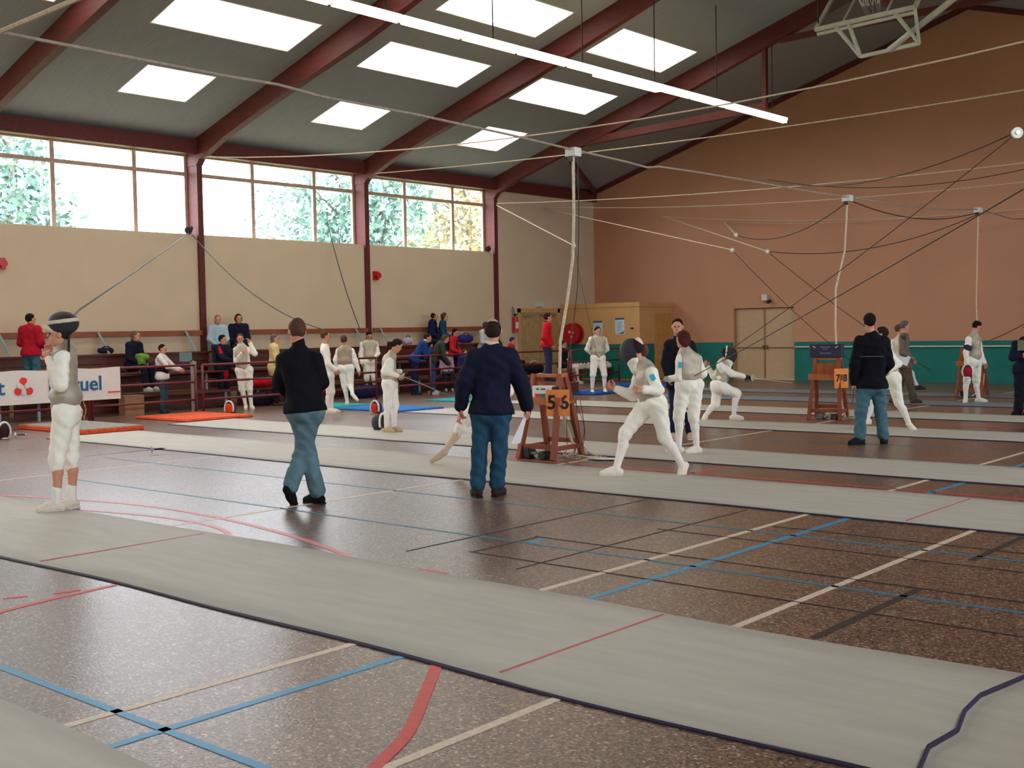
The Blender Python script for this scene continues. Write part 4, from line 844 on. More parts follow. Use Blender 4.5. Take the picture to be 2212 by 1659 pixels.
    for k in 'LR':
        kn, an = J['kn'+k], J['an'+k]; dl_ = nrm(an-kn); td = J.get('to'+k)
        if sock:
            F = Field(.02); m_ = kn+(an-kn)*(.16 if sock[0] == 'long' else .70); e = kn+(an-kn)*.32-n*.012*s
            if sock[0] == 'long': F.rc(m_, e, .058*s, .059*s); F.rc(e, an, .058*s, .040*s)
            else: F.rc(m_, an, .048*s, .046*s)
            qmesh('sock', [F.mesh(q)], cloth(sock[1]), root, B)
        if td is None: td = an+azim(an, face)*.17*s-ZUP*.04*s; fd = azim(an, face)
        else: td = V(*td); fd = nrm(td-an); 
        fz = ZUP if abs(fd[2]) < .45 else -dl_
        if abs(fd[2]) < .45: fd = nrm(V(fd[0], fd[1], 0))
        F = Field(.018); hl_ = an-fd*.045*s-fz*.045*s; F.rc(an-fz*.01*s, hl_+fz*.015*s, .042*s, .036*s); F.rc(hl_+fz*.0*s, an+fd*.06*s-fz*.045*s, .036*s, .040*s); F.rc(an+fd*.05*s-fz*.045*s, an+fd*.155*s-fz*.052*s, .046*s, .037*s); F.rc(an, an+fd*.10*s-fz*.030*s, .040*s, .038*s)
        if fz is ZUP: F.sub(V(0, 0, an[2]-.083*s), -ZUP)
        sh = qmesh('shoe', [F.mesh(min(q, .013))], cloth(shoe), root, B)
        if fz is ZUP:
            z0 = an[2]-.085*s; a0, a1 = an-fd*.075*s, an+fd*.185*s; sd_ = np.cross(fd, ZUP)
            pts = [a0+sd_*.03*s, a0-sd_*.03*s, a0+(a1-a0)*.6-sd_*.043*s, a1-sd_*.022*s, a1+sd_*.022*s, a0+(a1-a0)*.6+sd_*.043*s]
            mb = MB().add([V(p[0], p[1], z0) for p in pts]+[V(p[0], p[1], z0+.018*s) for p in pts], [tuple(range(6)), tuple(range(11, 5, -1))]+[(i, i+6, (i+1) % 6+6, (i+1) % 6) for i in range(6)])
            mb.obj('sole', cloth((226, 220, 208) if sum(shoe) > 380 else (36, 32, 32)), sh, base=B)
    def torso(F, o, low):
        F.rc(ms+up*.012*s, J['shL']-up*.014*s, (.066+o)*s, (.056+o)*s, k=.04); F.rc(ms+up*.012*s, J['shR']-up*.014*s, (.066+o)*s, (.056+o)*s, k=.04); F.rc(nk-up*.03*s, ms, (.060+o)*s, (.06+o)*s, k=.05)
        for sg in (-1, 1): F.rc(ms-up*.09*s+lat*.065*sg*s, mh+up*.14*s+lat*.045*sg*s, (.100+o)*s, (.088+o+belly*.3)*s, n, 1.18, k=.04)
        F.rc(mh+up*.14*s, mh-up*(low-.10)*s, (.118+o+belly)*s, (.128+o*1.2)*s, n, 1.08, k=.04); F.rc(mh+lat*.055*s-up*(low-.10)*s, mh-lat*.055*s-up*(low-.10)*s, (.092+o)*s, (.092+o)*s, k=.03)
    if top:
        F = Field(.03); F.wr = (.006*s, 46); torso(F, fit, hem); F.sub(mh-up*hem*s, -up) if hem > -.03 else None
        oh = {'trousers': .024, 'breeches': .024, 'slim': .012}[bottom[0]]+.012 if bottom else .02
        if hem > -.05: F.rc(J['hpL']+up*.02*s, J['hpR']+up*.02*s, (.095+oh)*s, (.095+oh)*s, k=.04); F.rc(mh+lat*.05*s-n*.035*s, mh-lat*.05*s-n*.035*s, (.108+oh)*s, (.108+oh)*s, k=.04); F.rc(J['hpL']+(J['knL']-J['hpL'])*.1, J['hpR']+(J['knR']-J['hpR'])*.1, (.095+oh)*s, (.095+oh)*s, k=.04)
        if sleeve != 'none':
            for k in 'LR':
                sh_, el_, w_ = J['sh'+k], J['el'+k], J['wr'+k]
                if sleeve == 'short': F.rc(sh_, sh_+(el_-sh_)*.7, (.056+fit)*s, (.052+fit)*s)
                else: F.rc(sh_, el_, (.056+fit)*s, (.046+fit)*s); F.rc(el_, w_, (.046+fit)*s, (.034+fit*.8)*s, k=.02)
        qmesh('jacket' if fit > .016 or sleeve == 'fencing' else ('t_shirt' if sleeve == 'short' else 'sweater'), [F.mesh(q)], cloth(top), root, B)
        if collar: qmesh('collar', [Field(.01).rc(nk-up*.0*s, nk+up*.035*s+n*.005*s, .064*s, .060*s).mesh(min(q, .012))], cloth(collar), root, B)
    if vest:
        F = Field(.03); F.wr = (.003*s, 60); torso(F, fit+.020, max(hem, -.05) if hem < 0 else -.02); F.rc(mh+up*.04*s+n*.07*s, mh-up*.05*s+n*.085*s, .075*s, .035*s, k=.03)
        for sg, k in ((-1, 'L'), (1, 'R')): dv = nrm(J['sh'+k]-ms); F.sub(J['sh'+k]+dv*.030*s, dv)
        F.rc(nk-up*.02*s, nk+up*.035*s, .066*s, .062*s, k=.01)
        qmesh('metallic_vest', [F.mesh(q)], vest if not isinstance(vest, tuple) else mat('lame_%d' % vest[0], vest, .55, metal=.25, var=.08, scale=20, bump=.2, bscale=60), root, B)
    if mask: build_mask(root, B, hd, hf, hu, s, q, mask)
    if extra: extra(root, B, J, HD, s, n, up, lat)
    return root
M_EYE = mat('dark_eye', (40, 30, 28), .3); M_MOUTH = mat('lips', (168, 92, 84), .5)
M_MESH = mat('black_wire_mesh', (38, 36, 42), .5, var=.3, scale=120, bump=.6, bscale=220)
def build_mask(root, B, c, f, u, s, q, kind):
    q = min(q, .012); l = np.cross(f, u)
    m = qmesh('mask', [dome(c, f, u, s, 0, .04, q).mesh(q)], M_MESH, root, B)
    # bib under the cage, white
    F = Field(.02); F.rc(c+(f*.065-u*.09)*s, c+(f*.035-u*.21)*s, .066*s, .068*s, f, 1.1); F.rc(c+(f*.02+l*.035-u*.11)*s, c+(f*.02-l*.035-u*.11)*s, .055*s, .055*s)
    qmesh('bib', [F.mesh(q)], cloth((234, 226, 206)), m, B)
    # white band of padding round the cage edge
    pts = [c+(-f*.035+l*.102*math.cos(a)+u*.152*math.sin(a))*s for a in np.linspace(-.2, math.pi+.2, 22)]
    if kind != 'nopad': MB().tube(pts, .012*s, 8).obj('padding', cloth((238, 232, 220)), m, base=B, smooth=True)
    if kind == 'patch': 
        F = Field(.01); F.el(c+(f*.0+u*.03)*s, V(.094, .115, .130)*s, [l, f, u]); F.sub(c+(u*.085)*s, -u+f*.2); F.sub(c-f*.10*s, -f)
        qmesh('top_padding', [F.mesh(q)], cloth((240, 226, 216)), m, B)
    return m
def floor_mask(x, y, az, label, inner=None, tilt=0, z=.12, cut=.004):
    p = V(x, y, z); root = empty('fencing_mask', V(x, y, 0)); tag(root, label, 'fencing mask'); f = azim(p, az); f = nrm(f*math.cos(tilt)+ZUP*math.sin(tilt)); l = nrm(np.cross(f, ZUP)); u = np.cross(l, f)
    B = V(x, y, 0); F = dome(p, f, u, 1, 0, .04, .01); F.sub(V(0, 0, cut), -ZUP); m = qmesh('mask_cage', [F.mesh(.012)], M_MESH, root, B)
    pts = [p+(-f*.035+l*.102*math.cos(a)+u*.152*math.sin(a)) for a in np.linspace(-.5, math.pi+.5, 22)]
    MB().tube([V(q_[0], q_[1], max(q_[2], .016+cut)) for q_ in pts], .018, 8).obj('padding', cloth((238, 232, 226)), root, base=B, smooth=True)
    F = Field(.02).rc(p+f*.06-u*.10, p-f*.06-u*.13, .05, .05, u, 1.8); F.sub(V(0, 0, cut), -ZUP); qmesh('bib', [F.mesh(.014)], cloth((234, 226, 210)), root, B)
    if inner: F = Field(.02).el(p-f*.03, V(.085, .05, .12), [l, f, u]); F.sub(V(0, 0, cut+.006), -ZUP); qmesh('lining', [F.mesh(.014)], cloth(inner), root, B)
    return root
def foil(p, d, label, L_=.88, on=None, hand_len=.14, gr=.055, guard=(196, 200, 204)):
    p, d = V(*p), nrm(V(*d)); root = empty('fencing_foil', p); tag(root, label, 'foil')
    MB().tube([p-d*.02, p-d*hand_len], .013, 8).obj('grip', M_BLACK, root, base=p); MB().tube([p-d*hand_len, p-d*(hand_len+.03)], .011, 8).obj('pommel', M_STEEL, root, base=p)
    MB().tube([p, p+d*.012, p+d*.02], gr*.6, 14, gr).obj('guard', mat('guard_metal', guard, .4, metal=.6), root, base=p); MB().tube([p, p+d*L_], .0055, 6, .002).obj('blade', M_STEEL, root, base=p)
    return root

def PJ(D, **k):                                    # joints from measured points; third value = depth offset in metres
    return {n_: at(v[0], v[1], D+(v[2] if len(v) > 2 else 0)) for n_, v in k.items()}
WH = (250, 244, 230); WH2 = (226, 218, 208); LAME = (190, 178, 158); LAMG = (168, 162, 148)
FEN = dict(top=WH, fit=.016, hem=-.05, bottom=('breeches', WH), sock=('long', (246, 236, 230)), shoe=(240, 230, 212), vest=LAME)
def badge(dx, col=(70, 176, 206), w_=.05, h_=.07, where='sh'):
    def f(root, B, J, HD, s, n, up, lat):
        k = 'L' if dx < 0 else 'R'; a, b = J['sh'+k], J['el'+k]; c = a+(b-a)*.35; view = nrm(CAMP-c); ax = nrm(b-a); v = nrm(view-ax*(view@ax)); l = np.cross(ax, v); c = c+v*.083*s
        MB().add([c-l*w_/2-ax*h_/2, c+l*w_/2-ax*h_/2, c+l*w_/2+ax*h_*.3, c+ax*h_/2, c-l*w_/2+ax*h_*.3]+[q-v*.02 for q in (c-l*w_/2-ax*h_/2, c+l*w_/2-ax*h_/2, c+l*w_/2+ax*h_*.3, c+ax*h_/2, c-l*w_/2+ax*h_*.3)],
                 [(0, 1, 2, 3, 4), (9, 8, 7, 6, 5)]+[(i, i+5, (i+1) % 5+5, (i+1) % 5) for i in range(5)]).obj('sleeve_badge', cloth(col), root, base=B)
    return f
# --- 1 fencer adjusting his mask, front left
D = dist(G(125, 1103))
J = PJ(D, head=(127, 722), neck=(141, 752, .02), shL=(134, 772, -.17), shR=(146, 772, .17), elL=(133, 832, -.24), wrL=(107, 778, -.14), elR=(122, 828, .22), wrR=(108, 768, .12), hpL=(140, 893, -.09), hpR=(146, 893, .09),
       knL=(122, 990, -.08), knR=(154, 988, .1), anL=(122, 1076, -.08), anR=(155, 1072, .12), toL=(75, 1098, -.14), toR=(132, 1090, .02))
def mask_up(root, B, J, HD, s, n, up, lat):
    c = at(137, 706, D); f = azim(c, -95); f = nrm(f*.35+ZUP*.95); l = nrm(np.cross(f, azim(c, 0))); f2 = azim(c, 92)
    l = azim(c, 0); F = Field(.02); F.el(c+ZUP*.035, V(.145, .12, .115), [azim(c, 90), l, ZUP]); F.sub(c-ZUP*.10, -ZUP); m = qmesh('mask', [F.mesh(.011)], M_MESH, root, B)
    F = Field(.01); F.el(c+ZUP*.035, V(.152, .127, .122), [azim(c, 90), l, ZUP]); F.sub(c+ZUP*.075, ZUP-azim(c, 90)*.12); F.sub(c+ZUP*.035, -ZUP+azim(c, 90)*.12); qmesh('padding', [F.mesh(.010)], cloth((214, 198, 176)), m, B)
    F = Field(.02); F.rc(c-azim(c, 90)*.06-ZUP*.02, c-azim(c, 90)*.17+ZUP*.0, .06, .028, l, .8); F.rc(c-azim(c, 90)*.07-ZUP*.01, c-azim(c, 90)*.03-ZUP*.07, .05, .035, l, .8); F.wr = (.004, 60); qmesh('bib', [F.mesh(.011)], cloth((226, 206, 178)), m, B)
    c3 = at(150, 858, D-.14); MB().ball(c3, .016, 8, (1, 1, 1)).obj('red_badge', cloth((196, 120, 120)), root, base=B)
    MB().tube([at(178, 862, D-.1), at(186, 885, D-.12), at(182, 905, D-.1), at(176, 888, D-.08)], .006, 5).obj('body_wire', mat('orange_wire', (196, 120, 70), .6), root, base=B)
person('fencer in white adjusting his raised mask at the left, bare calves and short socks', J, -88, q=.012, hair='short', hc='dark', nod=-5, H=1.72, **{**FEN, 'sock': ('short', (238, 232, 224)), 'shoe': (226, 214, 196), 'vest': (170, 158, 142)}, extra=mask_up, curl=.8, snap=True)
# --- 2 man in black turtleneck walking away
D = dist(G(672, 1090))
J = PJ(D, head=(641, 716), neck=(646, 752), shL=(617, 776, -.02), shR=(680, 776, .03), elL=(604, 828, .06), elR=(693, 826, .10), wrL=(632, 858, .26), wrR=(672, 856, .28), hpL=(643, 888), hpR=(675, 888),
       knR=(650, 985, .10), anR=(626, 1056, -.05), toR=(641, 1081, .06), knL=(669, 990, .12), anL=(687, 1070, .05), toL=(657, 1088, .16))
person('man walking away in a black turtleneck sweater, pale jeans and black shoes', J, -18, q=.012, look=-22, hair='short', hc='brown', top=(14, 14, 20), fit=.028, hem=.01, bottom=('trousers', (96, 124, 134)), shoe=(18, 18, 22), H=1.78,
       extra=lambda root, B, J, HD, s, n, up, lat: qmesh('turtleneck', [Field(.01).rc(J['neck']-up*.02, J['neck']+up*.06, .068, .062).mesh(.011)], cloth((14, 14, 20)), root, B), snap=False)
# --- 3 man in navy sweater, from behind, papers in hand
D = dist(G(1050, 1073))
J = PJ(D, head=(1065, 714), neck=(1063, 752), shL=(1027, 772), shR=(1098, 770), elL=(1002, 826, -.03), elR=(1127, 832, .0), wrL=(996, 876, .03), wrR=(1138, 878, .06), hpL=(1042, 893), hpR=(1080, 892),
       knL=(1036, 972, .02), knR=(1079, 972, .02), anL=(1032, 1056, .0), anR=(1073, 1058, .03), toL=(1022, 1064, .17), toR=(1086, 1062, .17))
def navy_x(root, B, J, HD, s, n, up, lat):
    F = Field(.012).rc(J['neck']-up*.025*s, J['neck']+up*.02*s, .080*s, .074*s); qmesh('shirt_collar', [F.mesh(.011)], cloth((214, 200, 172)), root, B)
person('balding man seen from behind in a navy sweater and blue jeans', J, 4, q=.012, hair='bald', hc='dark', top=(22, 24, 46), fit=.036, hem=.01, bottom=('trousers', (40, 76, 100)), shoe=(60, 40, 36), H=1.80, extra=navy_x, curl=.8, belly=.02)
p0 = at(1136, 896, D+.05); p1 = at(1114, 958, D+.02)
pr = empty('papers', (p0+p1)/2); tag(pr, 'white folded papers hanging from the hand of the navy sweater man', 'paper'); l_ = azim(p0, 70)*.05
for k in range(2):
    o_ = azim(p0, 0)*.006*k; q_ = [p0-l_*.3+o_, p0+l_*.3+o_, p1+l_*1.0+o_, p1-l_*1.0+o_]; MB().add(q_+[v+azim(p0, 0)*.002 for v in q_], [(0, 1, 2, 3), (7, 6, 5, 4), (0, 4, 5, 1), (1, 5, 6, 2), (2, 6, 7, 3), (3, 7, 4, 0)]).obj('sheet', M_PAPER, pr, base=(p0+p1)/2)
# --- 4 fencer mostly hidden behind the navy man
D = dist(G(1045, 1004))
J = PJ(D, head=(1066, 752, .1), neck=(1058, 782, .1), shL=(1040, 795, -.05), shR=(1074, 795, .2), elL=(1006, 848, -.05), wrL=(995, 892, -.1), elR=(1100, 845, .2), wrR=(1080, 880, .25), hpL=(1030, 885, 0), hpR=(1048, 885, .15),
       knL=(996, 922, .05), anL=(960, 975, .1), toL=(938, 988, .1), knR=(1062, 945, .2), anR=(1052, 992, .2), toR=(1072, 1001, .2))
person('lunging fencer in white mostly hidden behind the navy sweater man', J, -95, q=.016, hair='short', H=1.66, **{**FEN, 'sock': ('long', (226, 196, 172)), 'shoe': (206, 184, 158)}, snap=False)
foil(at(991, 908, D), nrm(at(986, 960, D)-at(991, 908, D)), 'foil with red guard held low left of the navy sweater man', .3, guard=(210, 50, 46), gr=.04)
# --- 5 lunging fencer with black mask
D = dist(G(1322, 1030))
J = PJ(D, head=(1370, 757), neck=(1388, 786), shL=(1384, 802, .17), shR=(1405, 805, -.15), elL=(1366, 856, .22), wrL=(1332, 840, .18), elR=(1423, 843, -.20), wrR=(1392, 842, -.28), hpL=(1400, 872, .08), hpR=(1419, 872, -.08),
       knL=(1350, 937, .04), anL=(1331, 1012, .0), toL=(1298, 1024, .0), knR=(1436, 945, .02), anR=(1474, 1006, .06), toR=(1458, 1040, .0))
def back_patch(root, B, J, HD, s, n, up, lat):
    badge(1, w_=.055, h_=.075)(root, B, J, HD, s, n, up, lat)
    F = Field(.02).el(at(1391, 757, D), V(.05, .05, .085), [RT, azim(J['head'], 0), ZUP]); F.wr = (.004, 60); qmesh('hair', [F.mesh(.011)], cloth((96, 62, 52)), root, B)
    F = Field(.01).el(at(1380, 744, D-.035), V(.05, .04, .085), [nrm(RT+UP*.3), azim(J['head'], 0), nrm(UP-RT*.3)]); qmesh('mask_padding', [F.mesh(.010)], cloth((236, 206, 190)), root, B)
person('lunging fencer with a big black mask and white clothes in the middle right', J, -80, q=.012, look=-75, nod=14, hair='short', H=1.72, mask='nopad', **FEN, extra=back_patch, snap=False, curl=.7)
foil(at(1318, 834, D+.18), nrm(at(1250, 845, D-.6)-at(1318, 834, D+.18)), 'foil pointed left by the lunging fencer', .8, gr=.05, guard=(210, 150, 120))
# --- 6 fencer from behind with dark hair
D = dist(G(1492, 980))
J = PJ(D, head=(1474, 733), neck=(1480, 757), shL=(1471, 776, -.05), shR=(1505, 776, .05), elL=(1467, 815, -.06), wrL=(1448, 818, .08), elR=(1518, 806, .12), wrR=(1508, 822, .26), hpL=(1476, 832), hpR=(1502, 832, .03),
       knL=(1466, 900), knR=(1498, 903), anL=(1466, 966), anR=(1505, 965), toL=(1450, 974, .05), toR=(1484, 972, -.05))
person('dark haired fencer without mask seen from behind, both cords running to the back', J, -35, q=.012, look=-50, hair='bob', hc='auburn', H=1.64, **FEN, extra=badge(-1, w_=.05, h_=.08), curl=.7)
foil(at(1441, 818, D+.05), nrm(at(1400, 832, D-.3)-at(1441, 818, D+.05)), 'foil held across by the dark haired fencer seen from behind', .5, gr=.04)
# --- 7 man in dark coat behind
D = dist(G(1475, 948))
J = PJ(D, head=(1463, 706), neck=(1466, 728, .03), shL=(1490, 745, .02), shR=(1446, 745, .0), elL=(1500, 785), wrL=(1494, 812, -.06), elR=(1437, 785), wrR=(1443, 815, -.06), hpL=(1482, 822), hpR=(1458, 822), knL=(1488, 885), knR=(1459, 885), anL=(1492, 940), anR=(1455, 938))
def sweaterfront(root, B, J, HD, s, n, up, lat):
    F = Field(.02).rc(J['neck']+n*.03-up*.06, (J['hpL']+J['hpR'])/2+n*.05+up*.05, .075, .095, n, 1.1); F.wr = (.004, 60); qmesh('patterned_sweater', [F.mesh(.014)], mat('brown_pattern', (104, 82, 62), .9, var=.45, scale=22), root, B)
person('man facing us in an open black coat and patterned brown sweater, behind the fencers', J, 185, q=.014, hair='short', hc='black', top=(22, 22, 30), fit=.024, hem=.16, bottom=('trousers', (30, 32, 66)), shoe=(202, 176, 148), H=1.76, extra=sweaterfront)
# --- 8 masked fencer lunging right
D = dist(G(1555, 908))
J = PJ(D, head=(1572, 766), neck=(1563, 782), shR=(1558, 790, -.12), shL=(1566, 790, .15), elR=(1581, 807, -.12), wrR=(1606, 813, -.1), elL=(1542, 812, .2), wrL=(1530, 794, .2), hpR=(1553, 834, -.06), hpL=(1550, 834, .1),
       knR=(1592, 850, -.04), anR=(1585, 893, -.02), toR=(1605, 903, 0), knL=(1546, 873, .1), anL=(1524, 900, .1), toL=(1518, 904, -.1))
person('masked fencer lunging to the right with arm outstretched', J, 88, q=.014, nod=8, hair='short', H=1.70, mask='plain', **{**FEN}, gloves={'R': (44, 50, 54)}, snap=True)
foil(at(1624, 816, D-.1), nrm(at(1700, 826, D-.6)-at(1624, 816, D-.1)), 'foil with bright guard held out by the masked fencer lunging right', .8, gr=.06, guard=(226, 220, 200))
# --- 9 standing fencer hands behind back
b = G(1293, 850); person('fencer standing alone with hands behind his back before the green wall', pose(b, 1.70, 168, ('back', 'back'), 'wide'), 168, q=.015, look=150, hair='short', hc='black', H=1.70, **FEN)
# --- 10 man in black sweater and jeans
D = dist(G(1876, 960))
J = PJ(D, head=(1878, 696), neck=(1883, 722), shL=(1858, 738), shR=(1908, 738), elL=(1847, 786, 0), wrL=(1844, 826, .03), elR=(1920, 786, .03), wrR=(1902, 812, .2), hpL=(1870, 836), hpR=(1897, 836),
       knL=(1860, 890), knR=(1902, 890), anL=(1857, 950), anR=(1908, 950), toL=(1836, 956, -.06), toR=(1914, 953, .17))
def stripe(root, B, J, HD, s, n, up, lat):
    c = (J['shL']+J['shR'])/2; pts = [at(x_, 770+.06*(1850-x_)*0+(-2 if x_ > 1880 else 1)*0, D-.21+abs(x_-1883)*.0016) for x_ in (1860, 1872, 1884, 1896, 1908)]; MB().tube(pts, .004, 5).obj('thin_stripe', cloth((120, 120, 124)), root, base=B)
    MB().tube([at(1843, 838, D), at(1844, 850, D), at(1841, 872, D)], .006, 5).obj('held_wire', M_BLACK, root, base=B)
person('tall man seen from behind in a black sweater and blue jeans, watching a bout', J, 2, q=.012, look=-10, hair='short', hc='black', top=(12, 12, 22), fit=.028, hem=.02, bottom=('trousers', (76, 112, 126)), shoe=(26, 30, 36), H=1.77, extra=stripe)
# --- 11 fencer behind him
D = dist(G(1965, 930))
J = PJ(D, head=(1903, 722, .1), neck=(1906, 744), shR=(1916, 760, -.12), shL=(1900, 760, .15), elR=(1940, 786, -.15), wrR=(1920, 800, -.2), elL=(1880, 790, .2), wrL=(1862, 800, .2), hpR=(1930, 818, -.08), hpL=(1918, 818, .1),
       knR=(1941, 868, 0), anR=(1964, 916, 0), toR=(1974, 926, 0), knL=(1885, 868, .1), anL=(1872, 905, .1), toL=(1845, 914, .1))
person('fencer in white half hidden behind the man in black sweater and jeans', J, -85, q=.015, hair='short', H=1.68, **FEN, extra=badge(1, w_=.05, h_=.07), snap=False)
# --- 12 man in grey patterned sweater walking right
b = G(1952, 872); D = dist(b)
J = PJ(D, head=(1956, 705), neck=(1953, 722), shR=(1950, 733, -.14), shL=(1956, 733, .14), elR=(1950, 762, -.2), wrR=(1970, 778, -.14), elL=(1958, 762, .2), wrL=(1966, 770, .15), hpR=(1955, 786, -.07), hpL=(1955, 786, .07), knR=(1966, 826, -.05), anR=(1974, 864, -.05), toR=(1990, 869, -.02), knL=(1944, 828, .05), anL=(1928, 860, .05), toL=(1940, 868, .05))
person('grey haired man walking right in a patterned grey brown sweater', J, 88, q=.016, look=75, hair='short', hc='grey', top=(112, 98, 84), fit=.022, hem=.10, bottom=('trousers', (92, 78, 64)), shoe=(84, 56, 44), H=1.72,
       extra=lambda root, B, J, HD, s, n, up, lat: qmesh('dark_yoke', [Field(.02).rc(J['shL'], J['shR'], .088, .088, n, 1.15).rc(J['neck']-up*.03, (J['shL']+J['shR'])/2-up*.1, .08, .105, n, 1.15).mesh(.015)], mat('yoke_pattern', (66, 56, 50), .9, var=.5, scale=30), root, B))
pp = at(1950, 778, D-.2); pr = empty('papers', pp); tag(pr, 'white sheets carried by the grey haired man in the patterned sweater', 'paper'); MB().bar(pp-azim(pp, 90)*.11+ZUP*.06, pp+azim(pp, 90)*.12-ZUP*.03, .003, .2).obj('sheet', M_PAPER, pr, base=pp)
# --- 13 fencer behind him, leg kicked out
D = 25.6
J = PJ(D, head=(1944, 712), neck=(1944, 729), shL=(1932, 738, .1), shR=(1952, 738, -.05), elL=(1928, 762, .1), wrL=(1934, 782), elR=(1956, 764), wrR=(1950, 785), hpL=(1940, 787), hpR=(1950, 787), knR=(1968, 808), anR=(1982, 834), toR=(1992, 838), knL=(1936, 825), anL=(1930, 855), toL=(1925, 860))
person('fencer hidden behind the grey haired man, one white sock and dark shoe showing', J, 80, q=.02, hair='short', hc='brown', H=1.68, **{**FEN, 'shoe': (60, 60, 70)}, snap=False)
# --- 14 fencer holding mask
D = dist(G(2105, 870))
J = PJ(D, head=(2111, 706), neck=(2104, 724), shL=(2094, 733, -.08), shR=(2112, 735, .12), elL=(2087, 761, -.1), wrL=(2089, 786, -.14), elR=(2118, 764, .12), wrR=(2126, 784, .05), hpL=(2096, 782, -.04), hpR=(2109, 782, .08),
       knL=(2088, 822, -.03), knR=(2109, 822, .08), anL=(2086, 862, 0), anR=(2114, 860, .05), toL=(2083, 868, -.14), toR=(2128, 866, -.02))
def band(root, B, J, HD, s, n, up, lat): qmesh('arm_band', [Field(.01).rc(J['shL']+(J['elL']-J['shL'])*.62, J['shL']+(J['elL']-J['shL'])*.72, .078, .074).mesh(.013)], cloth((44, 58, 72)), root, B)
person('fencer looking down at the far right, mask in hand and blue band on the arm', J, 60, q=.014, look=70, nod=28, hair='short', hc='black', H=1.68, **FEN, extra=band)
mk = at(2091, 808, D-.16); r_ = floor_mask(mk[0], mk[1], 10, 'red lined white fencing mask held by the fencer at the far right', inner=(170, 30, 50), z=.0, cut=-1); r_.location[2] = mk[2]+.05
# --- 15 man cut by the right edge
D = dist(G(2194, 897))
J = PJ(D, head=(2222, 707), neck=(2214, 732), shL=(2196, 744, -.1), shR=(2228, 744, .1), elL=(2188, 772, -.12), wrL=(2206, 770, -.24), elR=(2240, 780, .1), wrR=(2232, 770, -.1), hpL=(2204, 800), hpR=(2220, 800), knL=(2202, 850), knR=(2222, 850), anL=(2200, 888), anR=(2224, 888), toL=(2188, 894, -.1), toR=(2214, 894, -.1))
person('man in dark navy clothes cut off by the right edge, holding a green sheet', J, -130, q=.015, hair='short', hc='dark', top=(24, 24, 44), fit=.022, hem=.05, bottom=('trousers', (22, 22, 36)), shoe=(20, 20, 26), H=1.80)
pp = at(2209, 746, D-.34); pr = empty('papers', pp); tag(pr, 'olive green sheet held by the man at the right edge', 'paper'); MB().bar(pp-ZUP*.09, pp+ZUP*.09, .17, .003).obj('sheet', mat('olive_card', (112, 116, 84), .7), pr, base=pp)
# --- 16 red jacket man on the lowest tier
b = at(1184, 806, 29.3); b[2] = .31
J = pose(b, 1.76, 95, ('pocket', 'pocket'), 'stand')
tag(bevel(MB().box(b[0]-.5, b[0]+.6, b[1]-.5, b[1]+.5, 0, .31).obj('step_platform', M_WOODR), .01), 'low dark wood platform under the man in the red jacket', 'platform')
def rj(root, B, J, HD, s, n, up, lat):
    F = Field(.02).rc(J['neck']+n*.06-up*.09, (J['hpL']+J['hpR'])/2+n*.07+up*.02, .07, .09, n, 1.1); qmesh('orange_shirt', [F.mesh(.018)], cloth((196, 64, 44)), root, B)
    qmesh('navy_collar', [Field(.02).rc(J['neck']-up*.02, J['neck']+up*.02, .085, .08).rc(J['neck']-up*.04+lat*.08, J['neck']-up*.04-lat*.08, .06, .06).mesh(.016)], cloth((30, 34, 70)), root, B)
person('man in a red jacket over an orange shirt standing behind the railing', J, 100, q=.018, look=80, hair='short', hc='dark', top=(192, 26, 36), fit=.034, hem=.04, bottom=('trousers', (44, 46, 78)), shoe=(40, 36, 36), H=1.76, extra=rj, snap=False)
# --- 17 seated girl in black
b = G(1242, 829)
J = pose(b, 1.62, 62, ('lap', 'lap'), 'sit', seat=.46)
person('girl in a black t shirt and white breeches sitting on a bench behind the railing', J, 62, q=.016, look=95, hair='tuft', hc='dark', top=(24, 22, 34), sleeve='short', fit=.012, hem=.08, bottom=('breeches', WH), sock=('long', (232, 224, 218)), shoe=(214, 196, 184), H=1.62, snap=True)
hp = (J['hpL']+J['hpR'])/2; bn_ = empty('bench', V(hp[0], hp[1], 0)); bn_.rotation_euler[2] = .0; tag(bn_, 'low wooden bench under the seated girl', 'bench')
MB().box(-.5, .35, -.18, .18, .34, .38).obj('seat', M_WOODO, bn_); 
for x_ in (-.42, .27):
    for y_ in (-.13, .13): MB().box(x_-.03, x_+.03, y_-.03, y_+.03, 0, .34).obj('leg', M_WOODO, bn_)
# --- 18 girl with ponytail looking at her foil
D = dist(G(843, 935))
J = PJ(D, head=(858, 747), neck=(846, 766), shL=(838, 779, .12), shR=(841, 780, -.12), elR=(830, 803, -.15), wrR=(858, 811, -.14), elL=(842, 804, .16), wrL=(866, 803, .08), hpR=(839, 830, -.05), hpL=(845, 830, .1), knR=(838, 876, -.03), knL=(853, 874, .1), anR=(835, 926), anL=(852, 924, .08), toR=(850, 934, -.08), toL=(868, 931, 0))
person('girl fencer with a dark ponytail looking down at the foil in her hands', J, 75, q=.014, nod=30, hair='pony', hc='dark', H=1.58, **{**FEN, 'shoe': (196, 172, 136)}, gloves={'L': (84, 88, 78)})
foil(at(868, 812, D+.02), nrm(at(1000, 868, D+.4)-at(868, 812, D+.02)), 'foil with a round silver guard held low by the ponytail girl', .8, gr=.065)
